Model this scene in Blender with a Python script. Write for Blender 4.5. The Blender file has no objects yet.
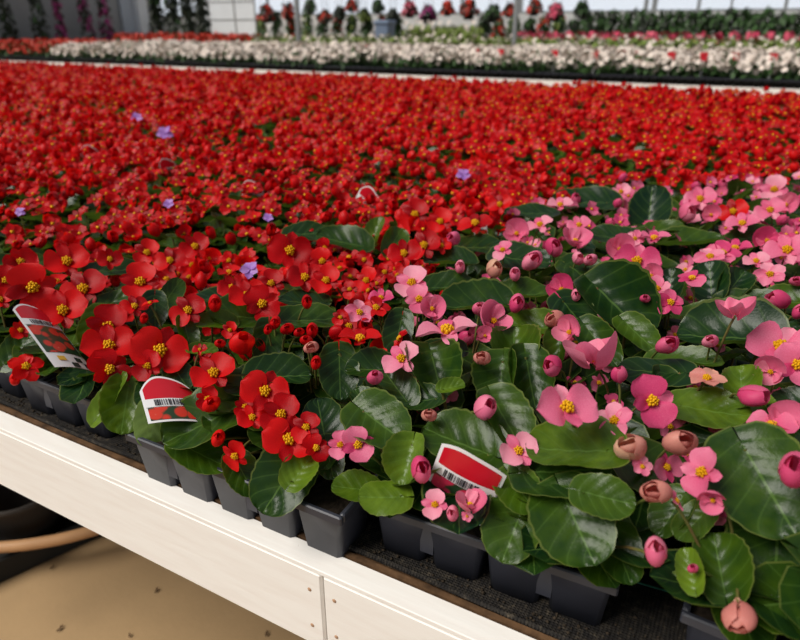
import bpy, math, random
import numpy as np
from mathutils import Matrix, Vector

random.seed(7)
RNG = np.random.default_rng(7)
SC = bpy.context.scene
COL = SC.collection
PI = math.pi

# ------------------------------------------------------------------ camera
F, HC = 640.0, 0.42
PITCH, YAW = math.radians(24.55), math.radians(28.5)
FWD = np.array([-math.sin(YAW) * math.cos(PITCH), math.cos(YAW) * math.cos(PITCH), -math.sin(PITCH)])
RIGHT = np.array([math.cos(YAW), math.sin(YAW), 0.0])
UP = np.cross(RIGHT, FWD)
CAM = np.array([0.0, 0.0, HC])


def ray(x, y):
    d = FWD * F + RIGHT * (x - 400) - UP * (y - 320)
    return d / np.linalg.norm(d)


def un(x, y, z=0.0):
    d = ray(x, y)
    return CAM + d * ((z - HC) / d[2])


def pr(p):
    v = np.asarray(p, float) - CAM
    d = v @ FWD
    if d < 0.05:
        return (-9999, -9999, d)
    return (400 + F * (v @ RIGHT) / d, 320 - F * (v @ UP) / d, d)


def canopy(Y):
    return float(np.interp(Y, [0.29, 0.33, 0.37, 0.44, 0.6], [0.0, 0.055, 0.095, 0.128, 0.135]))


def hit(x, y, dz=0.0):
    d = ray(x, y)
    t = 0.3
    while t < 12:
        p = CAM + d * t
        if p[2] <= canopy(p[1]) + dz:
            return p
        t += 0.002
    return p


def frame(x, y):
    f = ray(x, y)
    r = RIGHT - f * (RIGHT @ f)
    r /= np.linalg.norm(r)
    return r, np.cross(r, f), f


def cv(n, fr=None):
    r, u, f = fr if fr is not None else (RIGHT, UP, FWD)
    v = r * n[0] + u * n[1] - f * n[2]
    return v / np.linalg.norm(v)


# ------------------------------------------------------------------ mesh builder (quads only)
class MB:
    def __init__(s):
        s.v, s.f, s.u, s.t, s.m, s.n = [], [], [], [], [], 0

    def add(s, v, f, uv=None, tint=0.0, mat=0):
        v = np.asarray(v, float)
        f = np.asarray(f, np.int64)
        s.v.append(v)
        s.f.append(f + s.n)
        s.u.append(np.zeros((len(v), 2)) if uv is None else np.asarray(uv, float))
        tt = np.empty(len(v))
        tt[:] = tint
        s.t.append(tt)
        s.m.append(np.full(len(f), mat, np.int32))
        s.n += len(v)

    def mesh(s, name, mats, smooth=True):
        me = bpy.data.meshes.new(name)
        V = np.concatenate(s.v)
        Fc = np.concatenate(s.f).astype(np.int32)
        U = np.concatenate(s.u)
        nf = len(Fc)
        me.vertices.add(len(V))
        me.vertices.foreach_set('co', V.astype(np.float32).ravel())
        me.loops.add(nf * 4)
        me.loops.foreach_set('vertex_index', Fc.ravel())
        me.polygons.add(nf)
        me.polygons.foreach_set('loop_start', np.arange(0, nf * 4, 4, dtype=np.int32))
        me.polygons.foreach_set('loop_total', np.full(nf, 4, np.int32))
        me.polygons.foreach_set('material_index', np.concatenate(s.m))
        me.polygons.foreach_set('use_smooth', np.full(nf, bool(smooth)))
        me.update(calc_edges=True)
        uvl = me.uv_layers.new(name='UVMap')
        uvl.data.foreach_set('uv', U[Fc.ravel()].astype(np.float32).ravel())
        at = me.attributes.new('tint', 'FLOAT', 'POINT')
        at.data.foreach_set('value', np.concatenate(s.t).astype(np.float32))
        for m in (mats if isinstance(mats, (list, tuple)) else [mats]):
            me.materials.append(m)
        me.validate()
        return me


def grid_faces(nr, nc):
    i = np.arange(nr - 1)[:, None] * nc + np.arange(nc - 1)[None, :]
    i = i.ravel()
    return np.stack([i, i + 1, i + nc + 1, i + nc], 1)


def wrap_faces(nr, nc):
    r = np.arange(nr - 1)[:, None] * nc
    c = np.arange(nc)[None, :]
    c2 = (c + 1) % nc
    return np.stack([(r + c).ravel(), (r + c2).ravel(), (r + nc + c2).ravel(), (r + nc + c).ravel()], 1)


def box(mb, lo, hi, mat=0, tint=0.0, R=None, off=None):
    x0, y0, z0 = lo
    x1, y1, z1 = hi
    v = np.array([[x0, y0, z0], [x1, y0, z0], [x1, y1, z0], [x0, y1, z0], [x0, y0, z1], [x1, y0, z1], [x1, y1, z1], [x0, y1, z1]])
    if R is not None:
        v = v @ R.T
    if off is not None:
        v = v + off
    f = [[0, 3, 2, 1], [4, 5, 6, 7], [0, 1, 5, 4], [1, 2, 6, 5], [2, 3, 7, 6], [3, 0, 4, 7]]
    mb.add(v, f, v[:, :2], tint, mat)


def bbox_mesh(mb, lo, hi, b, mat=0):
    """box with chamfered edges (rounded-rectangle rings)"""
    x0, y0, z0 = lo
    x1, y1, z1 = hi

    def ring(z, ins):
        a, c, d, e = x0 + ins, x1 - ins, y0 + ins, y1 - ins
        return [[a + b, d, z], [c - b, d, z], [c, d + b, z], [c, e - b, z], [c - b, e, z], [a + b, e, z], [a, e - b, z], [a, d + b, z]]
    cx, cy = (x0 + x1) / 2, (y0 + y1) / 2
    rings = [[[cx, cy, z0]] * 8, ring(z0, b), ring(z0 + b, 0), ring(z1 - b, 0), ring(z1, b), [[cx, cy, z1]] * 8]
    rings[0] = [[cx + (p[0] - cx) * .01, cy + (p[1] - cy) * .01, z0] for p in rings[1]]
    rings[5] = [[cx + (p[0] - cx) * .01, cy + (p[1] - cy) * .01, z1] for p in rings[4]]
    v = np.array(rings).reshape(-1, 3)
    mb.add(v, wrap_faces(6, 8), v[:, :2], 0, mat)


def tube(mb, pts, r, n=6, mat=0, tint=0.0):
    pts = np.asarray(pts, float)
    k = len(pts)
    r = np.broadcast_to(np.asarray(r, float), (k,))
    vs = []
    tg = np.gradient(pts, axis=0)
    ch = pts[-1] - pts[0]
    ax = np.eye(3)[int(np.argmin(np.abs(ch)))]
    for i in range(k):
        t = tg[i] / (np.linalg.norm(tg[i]) + 1e-9)
        u = np.cross(t, ax)
        u /= np.linalg.norm(u)
        w = np.cross(t, u)
        for j in range(n):
            th = 2 * PI * j / n
            vs.append(pts[i] + r[i] * (u * math.cos(th) + w * math.sin(th)))
    uv = np.stack([np.tile(np.arange(n) / n, k), np.repeat(np.linspace(0, 1, k), n)], 1)
    mb.add(np.array(vs), wrap_faces(k, n), uv, tint, mat)


def bez(a, b, c, n=6):
    t = np.linspace(0, 1, n)[:, None]
    return (1 - t) ** 2 * a + 2 * t * (1 - t) * b + t ** 2 * c


def ellip(mb, c, r, nr=4, nc=6, mat=0, tint=0.0):
    th = np.linspace(0.05, PI - 0.05, nr)
    ph = np.arange(nc) * 2 * PI / nc
    v = np.stack([np.outer(np.sin(th), np.cos(ph)), np.outer(np.sin(th), np.sin(ph)), np.outer(np.cos(th), np.ones(nc))], 2).reshape(-1, 3)
    mb.add(v * np.asarray(r) + np.asarray(c), wrap_faces(nr, nc), None, tint, mat)


# ------------------------------------------------------------------ organic templates
def leaf_t(nt=11, ns=9, cup=.25, fold=.15, curl=.15, wav=.03, asym=.0, seed=0, aspect=.92):
    """begonia leaf, length 1 along +y centred on origin, face +z"""
    rg = np.random.default_rng(seed)
    t = np.linspace(0, 1, nt)
    s = np.linspace(-1, 1, ns)
    T, S = np.meshgrid(t, s, indexing='ij')
    hw = np.sqrt(np.clip(1 - (2 * T ** .82 - 1) ** 2, 0, 1)) ** .9 * .5 * aspect
    hw = np.maximum(hw, .012)
    hw = hw * (1 + asym * S)
    ph = rg.uniform(0, 6)
    edge = 1 + .022 * np.sin(T * 46 + ph) * (np.abs(S) > .99)*(1 if nt > 12 else 0)
    X = S * hw * edge
    Y = T - .16 * (np.abs(S) ** 1.5) * (1 - T) ** 3 * 1.4
    Z = cup * (X ** 2 * 1.6) + fold * np.sqrt(X ** 2 + .0025) + curl * ((T - .45) ** 2) * np.sign(.0001 + 1)
    Z += wav * np.sin(T * 9 + ph + S) * np.abs(S) ** 2
    Z -= .02 * np.sin((T - .38 * np.abs(S)) * 2 * PI * 4.5) * (1 - np.abs(S) ** 4) * .5
    v = np.stack([X, Y - .5, Z - .06], 2).reshape(-1, 3)
    uv = np.stack([S.ravel() * .5 + .5, T.ravel()], 1)
    return v, grid_faces(nt, ns), uv


def petal_t(L, W, nl=7, nw=7, cup=.3, curl=.1, seed=0):
    rg = np.random.default_rng(seed)
    t = np.linspace(0, 1, nl)
    s = np.linspace(-1, 1, nw)
    T, S = np.meshgrid(t, s, indexing='ij')
    hw = np.sqrt(np.clip(1 - (2 * T ** 1.25 - 1) ** 2, 0, 1)) * .5 * W
    hw = np.maximum(hw, .05 * W * (1 - T) + .01)
    X = S * hw
    Y = T * L
    Z = cup * (X ** 2) / max(W, .01) * 2 + curl * (T ** 2) * L + .035 * np.sin(T * 6 + S * 3 + rg.uniform(0, 6)) * (.4 + np.abs(S)) * (L if L < 1 else 1)
    return np.stack([X, Y, Z], 2).reshape(-1, 3), grid_faces(nl, nw), np.stack([S.ravel() * .5 + .5, T.ravel()], 1)


def rotz(a):
    c, s = math.cos(a), math.sin(a)
    return np.array([[c, -s, 0], [s, c, 0], [0, 0, 1.0]])


def rotx(a):
    c, s = math.cos(a), math.sin(a)
    return np.array([[1.0, 0, 0], [0, c, -s], [0, s, c]])


def petals(mb, kind, seed=0, lo=False, mat=0, R=np.eye(3), S=1.0, O=np.zeros(3), tb=0.0):
    """a begonia bloom of diameter 1; kinds M (two broad + two narrow tepals), F (five tepals), H half open, B clam bud, N faded"""
    rg = np.random.default_rng(seed)
    n = (4, 4) if lo == 1 else ((3, 3) if lo == 2 else (8, 8))
    L = []
    if kind == 'M':
        a = rg.uniform(.12, .5)
        L = [(0, .5, .66, a, .35), (PI, .5, .66, rg.uniform(.05, .45), .35), (PI / 2, .44, .26, .3, .2), (-PI / 2, .44, .26, .2, .2)]
    elif kind == 'F':
        L = [(i * 2 * PI / 5 + rg.uniform(-.15, .15), .5 * rg.uniform(.85, 1), .4, rg.uniform(.05, .35), .3) for i in range(5)]
    elif kind == 'H':
        L = [(0, .56, .78, 1.0, .75), (PI, .56, .78, .75, .75), (PI / 2, .4, .24, .7, .2), (-PI / 2, .4, .24, .5, .2)]
    elif kind == 'B':
        L = [(0, .62, .88, 1.28, 1.0), (PI, .62, .88, 1.22, 1.0), (PI / 2, .5, .4, 1.15, .5), (-PI / 2, .5, .4, 1.1, .5)]
    elif kind == 'N':
        L = [(i * 2 * PI / 3 + .3, .62, .58, rg.uniform(.8, 1.25), .5) for i in range(3)]
    if kind in 'HBN':
        na, nb = {0: (9, 9), 1: (5, 5), 2: (3, 3)}[int(lo)]
        L = {'B': [(0, .50, .30, 1.75), (PI, .47, .45, 1.7), (1.9, .36, .35, 1.6), (4.6, .30, .3, 1.5)],
             'H': [(0, .54, 1.2, 1.45), (PI, .50, 1.4, 1.4), (PI / 2, .42, 1.5, .6), (-PI / 2, .42, 1.45, .6)],
             'N': [(0, .50, .3, 1.5), (PI * .9, .47, .55, 1.4), (4.0, .44, .7, 1.2), (1.5, .34, .3, 1.7), (4.6, .31, .35, 1.7)]}[kind]
        for k, (az, r, te, half) in enumerate(L):
            az += rg.uniform(-.25, .25)
            aa = np.linspace(-1, 1, na)
            tq = np.linspace(0, 1, nb)
            T, A = np.meshgrid(tq, aa, indexing='ij')
            end = te + .55 * np.abs(A) ** 2.2 + rg.uniform(-.1, .15) + .06 * np.sin(A * 5 + k)
            th = PI - .12 - T * (PI - .12 - end)
            flare = 1 + (.22 if kind != 'B' else .05) * T ** 3
            ph_ = az + A * half * (.35 + .65 * np.sin(np.clip(T * 4, 0, PI / 2)))
            v = np.stack([r * np.sin(th) * np.cos(ph_) * flare, r * np.sin(th) * np.sin(ph_) * flare * (.7 if kind in 'BN' else 1), r * np.cos(th) * (1.1 if kind == 'B' else 1) + .36 + .02 * k + .04 * np.sin(A * 4 + T * 5 + seed)], 2).reshape(-1, 3)
            uv = np.stack([A.ravel() * .5 + .5, T.ravel()], 1)
            mb.add((v * S) @ R.T + O, grid_faces(nb, na), uv, tb + rg.uniform(-.12, .12), mat)
        return
    for k, (az, ln, w, op, cup) in enumerate(L):
        v, f, uv = petal_t(ln, w, n[0], n[1], cup, rg.uniform(-.3, .1), seed * 7 + k)
        v = v @ np.array([[math.cos(.22 * (k % 2 * 2 - 1)), 0, math.sin(.22 * (k % 2 * 2 - 1))], [0, 1, 0], [-math.sin(.22 * (k % 2 * 2 - 1)), 0, math.cos(.22 * (k % 2 * 2 - 1))]]).T
        v = v @ rotx(op).T
        v = v @ rotz(az - PI / 2).T
        v[:, 2] += .012 * k
        mb.add((v * S) @ R.T + O, f, uv, tb + rg.uniform(-.2, .2), mat)


def stamens(mb, seed=0, lo=False, R=np.eye(3), S=1.0, O=np.zeros(3), mat=0):
    rg = np.random.default_rng(seed + 99)
    if lo:
        b = MB()
        ellip(b, (0, 0, .07), (.12, .11, .08), 3, 4)
        mb.add((b.v[0] * S) @ R.T + O, b.f[0], None, .5, mat)
        return
    for i in range(16):
        a = i * 2.4
        r = .105 * math.sqrt(i / 16)
        b = MB()
        ellip(b, (r * math.cos(a), r * math.sin(a), .085 + .05 * (1 - i / 16)), (.03, .03, .05), 4, 6)
        mb.add((b.v[0] * S) @ R.T + O, b.f[0], None, rg.uniform(0, 1), mat)
    b = MB()
    ellip(b, (0, 0, .05), (.09, .09, .06), 5, 8)
    mb.add((b.v[0] * S) @ R.T + O, b.f[0], None, .1, mat)


def wings(mb, seed=0, mat=0, R=np.eye(3), S=1.0, O=np.zeros(3)):
    for k in range(3):
        v, f, uv = petal_t(.4, .3, 5, 5, 0, 0, seed + k)
        v = v @ rotx(-PI / 2).T
        v = v @ rotz(k * 2.1).T
        mb.add((v * S) @ R.T + O, f, uv, .3, mat)


# ------------------------------------------------------------------ materials
def nt_new(name):
    m = bpy.data.materials.new(name)
    m.use_nodes = True
    nt = m.node_tree
    nt.nodes.clear()
    out = nt.nodes.new('ShaderNodeOutputMaterial')
    return m, nt, out


def N(nt, t, **kw):
    n = nt.nodes.new(t)
    for k, v in kw.items():
        if isinstance(k, str) and hasattr(n, k):
            setattr(n, k, v)
    return n


def setin(n, **kw):
    for k, v in kw.items():
        n.inputs[k.replace('_', ' ')].default_value = v


def math_(nt, op, a, b=None, c=None):
    n = nt.nodes.new('ShaderNodeMath')
    n.operation = op
    for i, x in enumerate((a, b, c)):
        if x is None:
            continue
        if isinstance(x, (int, float)):
            n.inputs[i].default_value = x
        else:
            nt.links.new(x, n.inputs[i])
    return n.outputs[0]


def mixc(nt, fac, a, b, mode='MIX'):
    n = nt.nodes.new('ShaderNodeMix')
    n.data_type = 'RGBA'
    n.blend_type = mode
    for sock, x in ((n.inputs[0], fac), (n.inputs[6], a), (n.inputs[7], b)):
        if isinstance(x, (int, float)):
            sock.default_value = x
        elif isinstance(x, tuple):
            sock.default_value = (*x, 1) if len(x) == 3 else x
        else:
            nt.links.new(x, sock)
    return n.outputs[2]


def ramp(nt, fac, stops):
    n = nt.nodes.new('ShaderNodeValToRGB')
    e = n.color_ramp.elements
    while len(e) < len(stops):
        e.new(.5)
    for el, (p, c) in zip(e, stops):
        el.position = p
        el.color = (*c, 1)
    nt.links.new(fac, n.inputs[0])
    return n.outputs[0]


def noise(nt, scale, detail=3, coord='Object', rough=.55):
    tc = nt.nodes.new('ShaderNodeTexCoord')
    n = nt.nodes.new('ShaderNodeTexNoise')
    n.inputs['Scale'].default_value = scale
    n.inputs['Detail'].default_value = detail
    n.inputs['Roughness'].default_value = rough
    nt.links.new(tc.outputs[coord], n.inputs['Vector'])
    return n.outputs[0]


def leaf_material():
    m, nt, out = nt_new('begonia leaf')
    L = nt.links
    uv = N(nt, 'ShaderNodeUVMap')
    sep = N(nt, 'ShaderNodeSeparateXYZ')
    L.new(uv.outputs[0], sep.inputs[0])
    s = math_(nt, 'ABSOLUTE', math_(nt, 'MULTIPLY_ADD', sep.outputs[0], 2.0, -1.0))
    t = sep.outputs[1]
    at = N(nt, 'ShaderNodeAttribute')
    at.attribute_name = 'tint'
    nz = noise(nt, 60, 2)
    tint = math_(nt, 'ADD', at.outputs['Fac'], math_(nt, 'MULTIPLY_ADD', nz, .5, -.25))
    base = ramp(nt, tint, [(0, (.003, .020, .009)), (.3, (.015, .043, .006)), (.6, (.052, .102, .005)), (.85, (.13, .21, .014)), (1, (.2, .27, .05))])
    # veins
    a = math_(nt, 'SUBTRACT', t, math_(nt, 'MULTIPLY', s, .38))
    fr = math_(nt, 'FRACT', math_(nt, 'MULTIPLY', a, 4.5))
    vd = math_(nt, 'ABSOLUTE', math_(nt, 'SUBTRACT', fr, .5))
    vein = math_(nt, 'SMOOTH_MIN', 1.0, math_(nt, 'MAXIMUM', 0.0, math_(nt, 'MULTIPLY_ADD', vd, -12.0, 1.0)), .05)
    mid = math_(nt, 'LESS_THAN', s, .03)
    veins = math_(nt, 'MAXIMUM', math_(nt, 'MULTIPLY', vein, .16), math_(nt, 'MULTIPLY', mid, .4))
    c1 = mixc(nt, veins, base, (.13, .24, .05))
    rim = math_(nt, 'MULTIPLY', math_(nt, 'GREATER_THAN', s, .95), .35)
    c2 = mixc(nt, rim, c1, (.22, .25, .06))
    geo = N(nt, 'ShaderNodeNewGeometry')
    c3 = mixc(nt, math_(nt, 'MULTIPLY', geo.outputs['Backfacing'], .55), c2, (.13, .19, .06))
    bs = N(nt, 'ShaderNodeBsdfPrincipled')
    L.new(c3, bs.inputs['Base Color'])
    bs.inputs['Roughness'].default_value = .29
    bs.inputs['Specular IOR Level'].default_value = .27
    bp = N(nt, 'ShaderNodeBump')
    bp.inputs['Strength'].default_value = .35
    bp.inputs['Distance'].default_value = .001
    L.new(math_(nt, 'ADD', math_(nt, 'MULTIPLY', vd, 1.2), math_(nt, 'MULTIPLY', noise(nt, 400, 2), .5)), bp.inputs['Height'])
    L.new(bp.outputs[0], bs.inputs['Normal'])
    tr = N(nt, 'ShaderNodeBsdfTranslucent')
    L.new(mixc(nt, 1.0, c3, (1.6, 1.9, .6), 'MULTIPLY'), tr.inputs[0])
    mx = N(nt, 'ShaderNodeMixShader')
    mx.inputs[0].default_value = .22
    L.new(bs.outputs[0], mx.inputs[1])
    L.new(tr.outputs[0], mx.inputs[2])
    L.new(mx.outputs[0], out.inputs[0])
    return m


def petal_material(name, stops, rough=.38, trans=.3, tm=(1.2, .9, .9), spec=.35):
    m, nt, out = nt_new(name)
    L = nt.links
    at = N(nt, 'ShaderNodeAttribute')
    at.attribute_name = 'tint'
    uv = N(nt, 'ShaderNodeUVMap')
    sep = N(nt, 'ShaderNodeSeparateXYZ')
    L.new(uv.outputs[0], sep.inputs[0])
    f = math_(nt, 'ADD', at.outputs['Fac'], math_(nt, 'MULTIPLY_ADD', noise(nt, 70, 3), .5, -.05))
    f = math_(nt, 'ADD', f, math_(nt, 'MULTIPLY', sep.outputs[1], .12))
    c = ramp(nt, f, stops)
    bs = N(nt, 'ShaderNodeBsdfPrincipled')
    L.new(c, bs.inputs['Base Color'])
    bs.inputs['Roughness'].default_value = rough
    bs.inputs['Specular IOR Level'].default_value = spec
    bp = N(nt, 'ShaderNodeBump')
    bp.inputs['Strength'].default_value = .2
    bp.inputs['Distance'].default_value = .001
    L.new(noise(nt, 500, 2), bp.inputs['Height'])
    L.new(bp.outputs[0], bs.inputs['Normal'])
    tr = N(nt, 'ShaderNodeBsdfTranslucent')
    L.new(mixc(nt, 1.0, c, tm, 'MULTIPLY'), tr.inputs[0])
    mx = N(nt, 'ShaderNodeMixShader')
    mx.inputs[0].default_value = trans
    L.new(bs.outputs[0], mx.inputs[1])
    L.new(tr.outputs[0], mx.inputs[2])
    L.new(mx.outputs[0], out.inputs[0])
    return m


def simple(name, col, rough=.5, spec=.5, vary=0.0, vscale=8, bump=0.0, bscale=60, col2=None, metal=0.0):
    m, nt, out = nt_new(name)
    bs = N(nt, 'ShaderNodeBsdfPrincipled')
    bs.inputs['Roughness'].default_value = rough
    bs.inputs['Specular IOR Level'].default_value = spec
    bs.inputs['Metallic'].default_value = metal
    c2 = col2 or tuple(x * (1 - vary) for x in col)
    nz = noise(nt, vscale, 4)
    c = ramp(nt, nz, [(.3, c2), (.7, col)])
    nt.links.new(c, bs.inputs['Base Color'])
    if bump:
        bp = N(nt, 'ShaderNodeBump')
        bp.inputs['Strength'].default_value = bump
        bp.inputs['Distance'].default_value = .002
        nt.links.new(noise(nt, bscale, 4), bp.inputs['Height'])
        nt.links.new(bp.outputs[0], bs.inputs['Normal'])
    nt.links.new(bs.outputs[0], out.inputs[0])
    return m


def fabric_material():
    m, nt, out = nt_new('woven landscape fabric')
    L = nt.links
    tc = N(nt, 'ShaderNodeTexCoord')
    w = N(nt, 'ShaderNodeTexWave')
    w.wave_type = 'BANDS'
    w.bands_direction = 'X'
    w.inputs['Scale'].default_value = 110
    w.inputs['Distortion'].default_value = 1.5
    L.new(tc.outputs['Object'], w.inputs[0])
    w2 = N(nt, 'ShaderNodeTexWave')
    w2.bands_direction = 'Y'
    w2.inputs['Scale'].default_value = 130
    w2.inputs['Distortion'].default_value = 1.5
    L.new(tc.outputs['Object'], w2.inputs[0])
    wv = math_(nt, 'MULTIPLY', w.outputs['Fac'], w2.outputs['Fac'])
    nz = noise(nt, 150, 5, rough=.75)
    dirt = ramp(nt, nz, [(.42, (.010, .009, .009)), (.55, (.026, .022, .018)), (.72, (.10, .08, .055))])
    c = mixc(nt, math_(nt, 'MULTIPLY', wv, .35), dirt, (.04, .036, .032))
    bs = N(nt, 'ShaderNodeBsdfPrincipled')
    L.new(c, bs.inputs['Base Color'])
    bs.inputs['Roughness'].default_value = .8
    bs.inputs['Specular IOR Level'].default_value = .2
    bp = N(nt, 'ShaderNodeBump')
    bp.inputs['Strength'].default_value = .7
    bp.inputs['Distance'].default_value = .002
    L.new(math_(nt, 'ADD', wv, nz), bp.inputs['Height'])
    L.new(bp.outputs[0], bs.inputs['Normal'])
    L.new(bs.outputs[0], out.inputs[0])
    return m


def paint_material():
    m, nt, out = nt_new('worn white paint')
    L = nt.links
    tc = N(nt, 'ShaderNodeTexCoord')
    mp = N(nt, 'ShaderNodeMapping')
    mp.inputs['Scale'].default_value = (5, 40, 40)
    L.new(tc.outputs['Object'], mp.inputs[0])
    n1 = N(nt, 'ShaderNodeTexNoise')
    n1.inputs['Scale'].default_value = 3
    n1.inputs['Detail'].default_value = 5
    L.new(mp.outputs[0], n1.inputs['Vector'])
    c = ramp(nt, n1.outputs[0], [(.3, (.84, .795, .745)), (.6, (.875, .845, .80))])
    chip = noise(nt, 45, 4)
    f = math_(nt, 'GREATER_THAN', chip, .72)
    c = mixc(nt, math_(nt, 'MULTIPLY', f, .6), c, (.42, .30, .2))
    bs = N(nt, 'ShaderNodeBsdfPrincipled')
    L.new(c, bs.inputs['Base Color'])
    bs.inputs['Roughness'].default_value = .55
    bp = N(nt, 'ShaderNodeBump')
    bp.inputs['Strength'].default_value = .25
    bp.inputs['Distance'].default_value = .0015
    L.new(n1.outputs[0], bp.inputs['Height'])
    L.new(bp.outputs[0], bs.inputs['Normal'])
    L.new(bs.outputs[0], out.inputs[0])
    return m


def picture_material(name, bloom):
    m, nt, out = nt_new(name)
    L = nt.links
    tc = N(nt, 'ShaderNodeTexCoord')
    vo = N(nt, 'ShaderNodeTexVoronoi')
    vo.inputs['Scale'].default_value = 75
    L.new(tc.outputs['Object'], vo.inputs['Vector'])
    c = ramp(nt, vo.outputs['Distance'], [(.0, (.8, .3, .2)), (.12, bloom), (.42, bloom), (.55, (.02, .05, .02))])
    bs = N(nt, 'ShaderNodeBsdfPrincipled')
    L.new(c, bs.inputs['Base Color'])
    bs.inputs['Roughness'].default_value = .35
    L.new(bs.outputs[0], out.inputs[0])
    return m


M = {}
M['leaf'] = leaf_material()
M['red'] = petal_material('red begonia petal', [(0, (.20, .0, .004)), (.3, (.56, .002, .006)), (.6, (.74, .008, .008)), (1, (.76, .035, .03))], trans=.34, tm=(1.25, 2.0, .8), spec=.2)
M['pink'] = petal_material('pink begonia petal', [(0, (.50, .012, .11)), (.3, (.68, .065, .19)), (.6, (.80, .20, .33)), (1, (.88, .46, .52))], trans=.28, spec=.25, tm=(1.1, 1.0, 1.0))
M['faded'] = petal_material('faded begonia petal', [(0, (.5, .12, .12)), (.4, (.66, .27, .22)), (.7, (.62, .42, .26)), (1, (.6, .5, .3))], trans=.25)
M['stamen'] = simple('yellow stamens', (.80, .42, .008), .6, .2, .3, 200)
M['stem'] = simple('begonia stem', (.09, .14, .025), .45, .3, .5, 40, col2=(.12, .06, .025))
M['plastic'] = simple('dark plastic tray', (.034, .037, .052), .42, .5, .3, 20)
M['soil'] = simple('potting soil', (.03, .022, .016), .95, .1, .6, 200, 1.0, 250)
M['fabric'] = fabric_material()
M['paint'] = paint_material()
M['wood'] = simple('raw plywood edge', (.16, .085, .04), .8, .2, .7, 60, .6, 150)
M['concrete'] = simple('tan concrete', (.43, .285, .145), .75, .25, .22, 3.5, .3, 90)
M['hose'] = simple('tan rubber hose', (.62, .34, .16), .5, .4, .15, 10)
M['white'] = simple('white card', (.82, .82, .82), .4, .4)
M['tagred'] = simple('tag red print', (.60, .008, .022), .3, .5, .1, 30)
M['ink'] = simple('black print', (.03, .03, .035), .4, .4)
M['yellowink'] = simple('yellow print', (.75, .45, .05), .4, .4)
M['picred'] = picture_material('printed red flowers', (.62, .04, .02))
M['picpink'] = picture_material('printed pink flowers', (.62, .03, .09))
M['green_thread'] = simple('green thread', (.02, .16, .10), .6)
M['black'] = simple('black plastic pot', (.014, .014, .013), .6, .3, .4, 10)
M['nail'] = simple('rusty nail mark', (.42, .25, .15), .7, .3)
M['litter'] = simple('dry leaf litter', (.11, .065, .035), .9, .1)


# ------------------------------------------------------------------ object helpers
def link(name, me, parent=None, mw=None):
    o = bpy.data.objects.new(name, me)
    COL.objects.link(o)
    if parent is not None:
        o.parent = parent
    if mw is not None:
        o.matrix_local = mw
    return o


def tag(o, label=None, cat=None, group=None, kind=None):
    if label:
        o['label'] = label
    if cat:
        o['category'] = cat
    if group:
        o['group'] = group
    if kind:
        o['kind'] = kind
    return o


def empty(name, loc, label, cat, group=None, rz=0):
    o = bpy.data.objects.new(name, None)
    o.empty_display_size = .02
    COL.objects.link(o)
    o.location = [float(x) for x in loc]
    o.rotation_euler = (0, 0, rz)
    return tag(o, label, cat, group)


def M4(R, S, O):
    m = np.eye(4)
    m[:3, :3] = R * S
    m[:3, 3] = O
    return Matrix(m.tolist())


def basis(n, tip):
    """columns x, y(tip), z(normal)"""
    n = n / np.linalg.norm(n)
    y = tip - n * (tip @ n)
    y /= np.linalg.norm(y)
    return np.stack([np.cross(y, n), y, n], 1)


# ------------------------------------------------------------------ flower part prototypes (unit size, shared)
FL = {}
for colr in ('red', 'pink', 'faded'):
    for k in 'MFHBN':
        for s in range(5):
            for lo in (0, 1):
                for tb in ((.06, .30) if colr == 'pink' else (.02, .22)):
                    b = MB()
                    petals(b, k, s * 5 + ord(k), lo, 0, tb=tb)
                    mats = [M[colr]]
                    if k == 'N':
                        wings(b, s, 0, S=.8, O=np.array([0, 0, .02]))
                    FL[(colr, k, s, lo, tb > .1)] = b.mesh('petals', mats)
ST = {}
for s in range(5):
    for lo in (0, 1):
        b = MB()
        stamens(b, s, lo)
        ST[(s, lo)] = b.mesh('stamens', M['stamen'])


def add_flower(parent, colr, kind, R, S, O, lo=0, pale=False, seed=0):
    """O and R in the parent's space"""
    s = seed % 5
    fo = link('flower_bud' if kind in 'B' else 'flower', FL[(colr, kind, s, lo, bool(pale))], parent, M4(R, S, O))
    if kind in 'MFH':
        link('stamen_cluster', ST[(s, lo)], fo)
    return fo


# ------------------------------------------------------------------ the begonia bed: layout
XP, YP = .050, .056


def is_pink(x, y):
    xb = np.interp(y, [.3, .4, .54, .65, .8, 1.07], [-.235, -.24, -.285, -.32, -.35, -.34])
    yt = np.interp(x, [-.34, -.25, -.11, .02, .1, .3], [1.05, 1.27, 1.36, 1.52, 1.68, 1.8])
    return x > xb and y < yt


plants = []        # dict x, y, kind, row
FRONT = 3.62
row = 0
y = .385
while y < FRONT:
    xs = np.arange(-6.3, 1.0, XP if y < 1.2 else XP * 1.22)
    for x in xs:
        xx = x + RNG.uniform(-.008, .008) + (XP / 2 if row % 2 else 0)
        yy = y + RNG.uniform(-.008, .008)
        if row == 0:
            yy = y
        if row == 0 and (-.265 < xx < -.225 or -.03 < xx < .025 or -.60 < xx < -.50 and False):
            continue
        px, py, d = pr((xx, yy, .12))
        near = y < 1.2
        if -260 < px < 1700 and py < 800:
            plants.append(dict(x=xx, y=yy, pink=is_pink(xx, yy), row=row, px=px, py=py, d=d, heroL=[], heroF=[]))
    y += YP if y < 1.2 else YP * 1.25
    row += 1

inview = [p for p in plants if -25 < p['px'] < 825 and -30 < p['py'] < 680]
reds = sorted([p for p in inview if not p['pink']], key=lambda p: p['d'])
pinks = sorted([p for p in inview if p['pink']], key=lambda p: p['d'])
indiv = reds[:300] + pinks[:300]
for p in plants:
    p['ind'] = False
for p in indiv:
    p['ind'] = True

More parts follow.
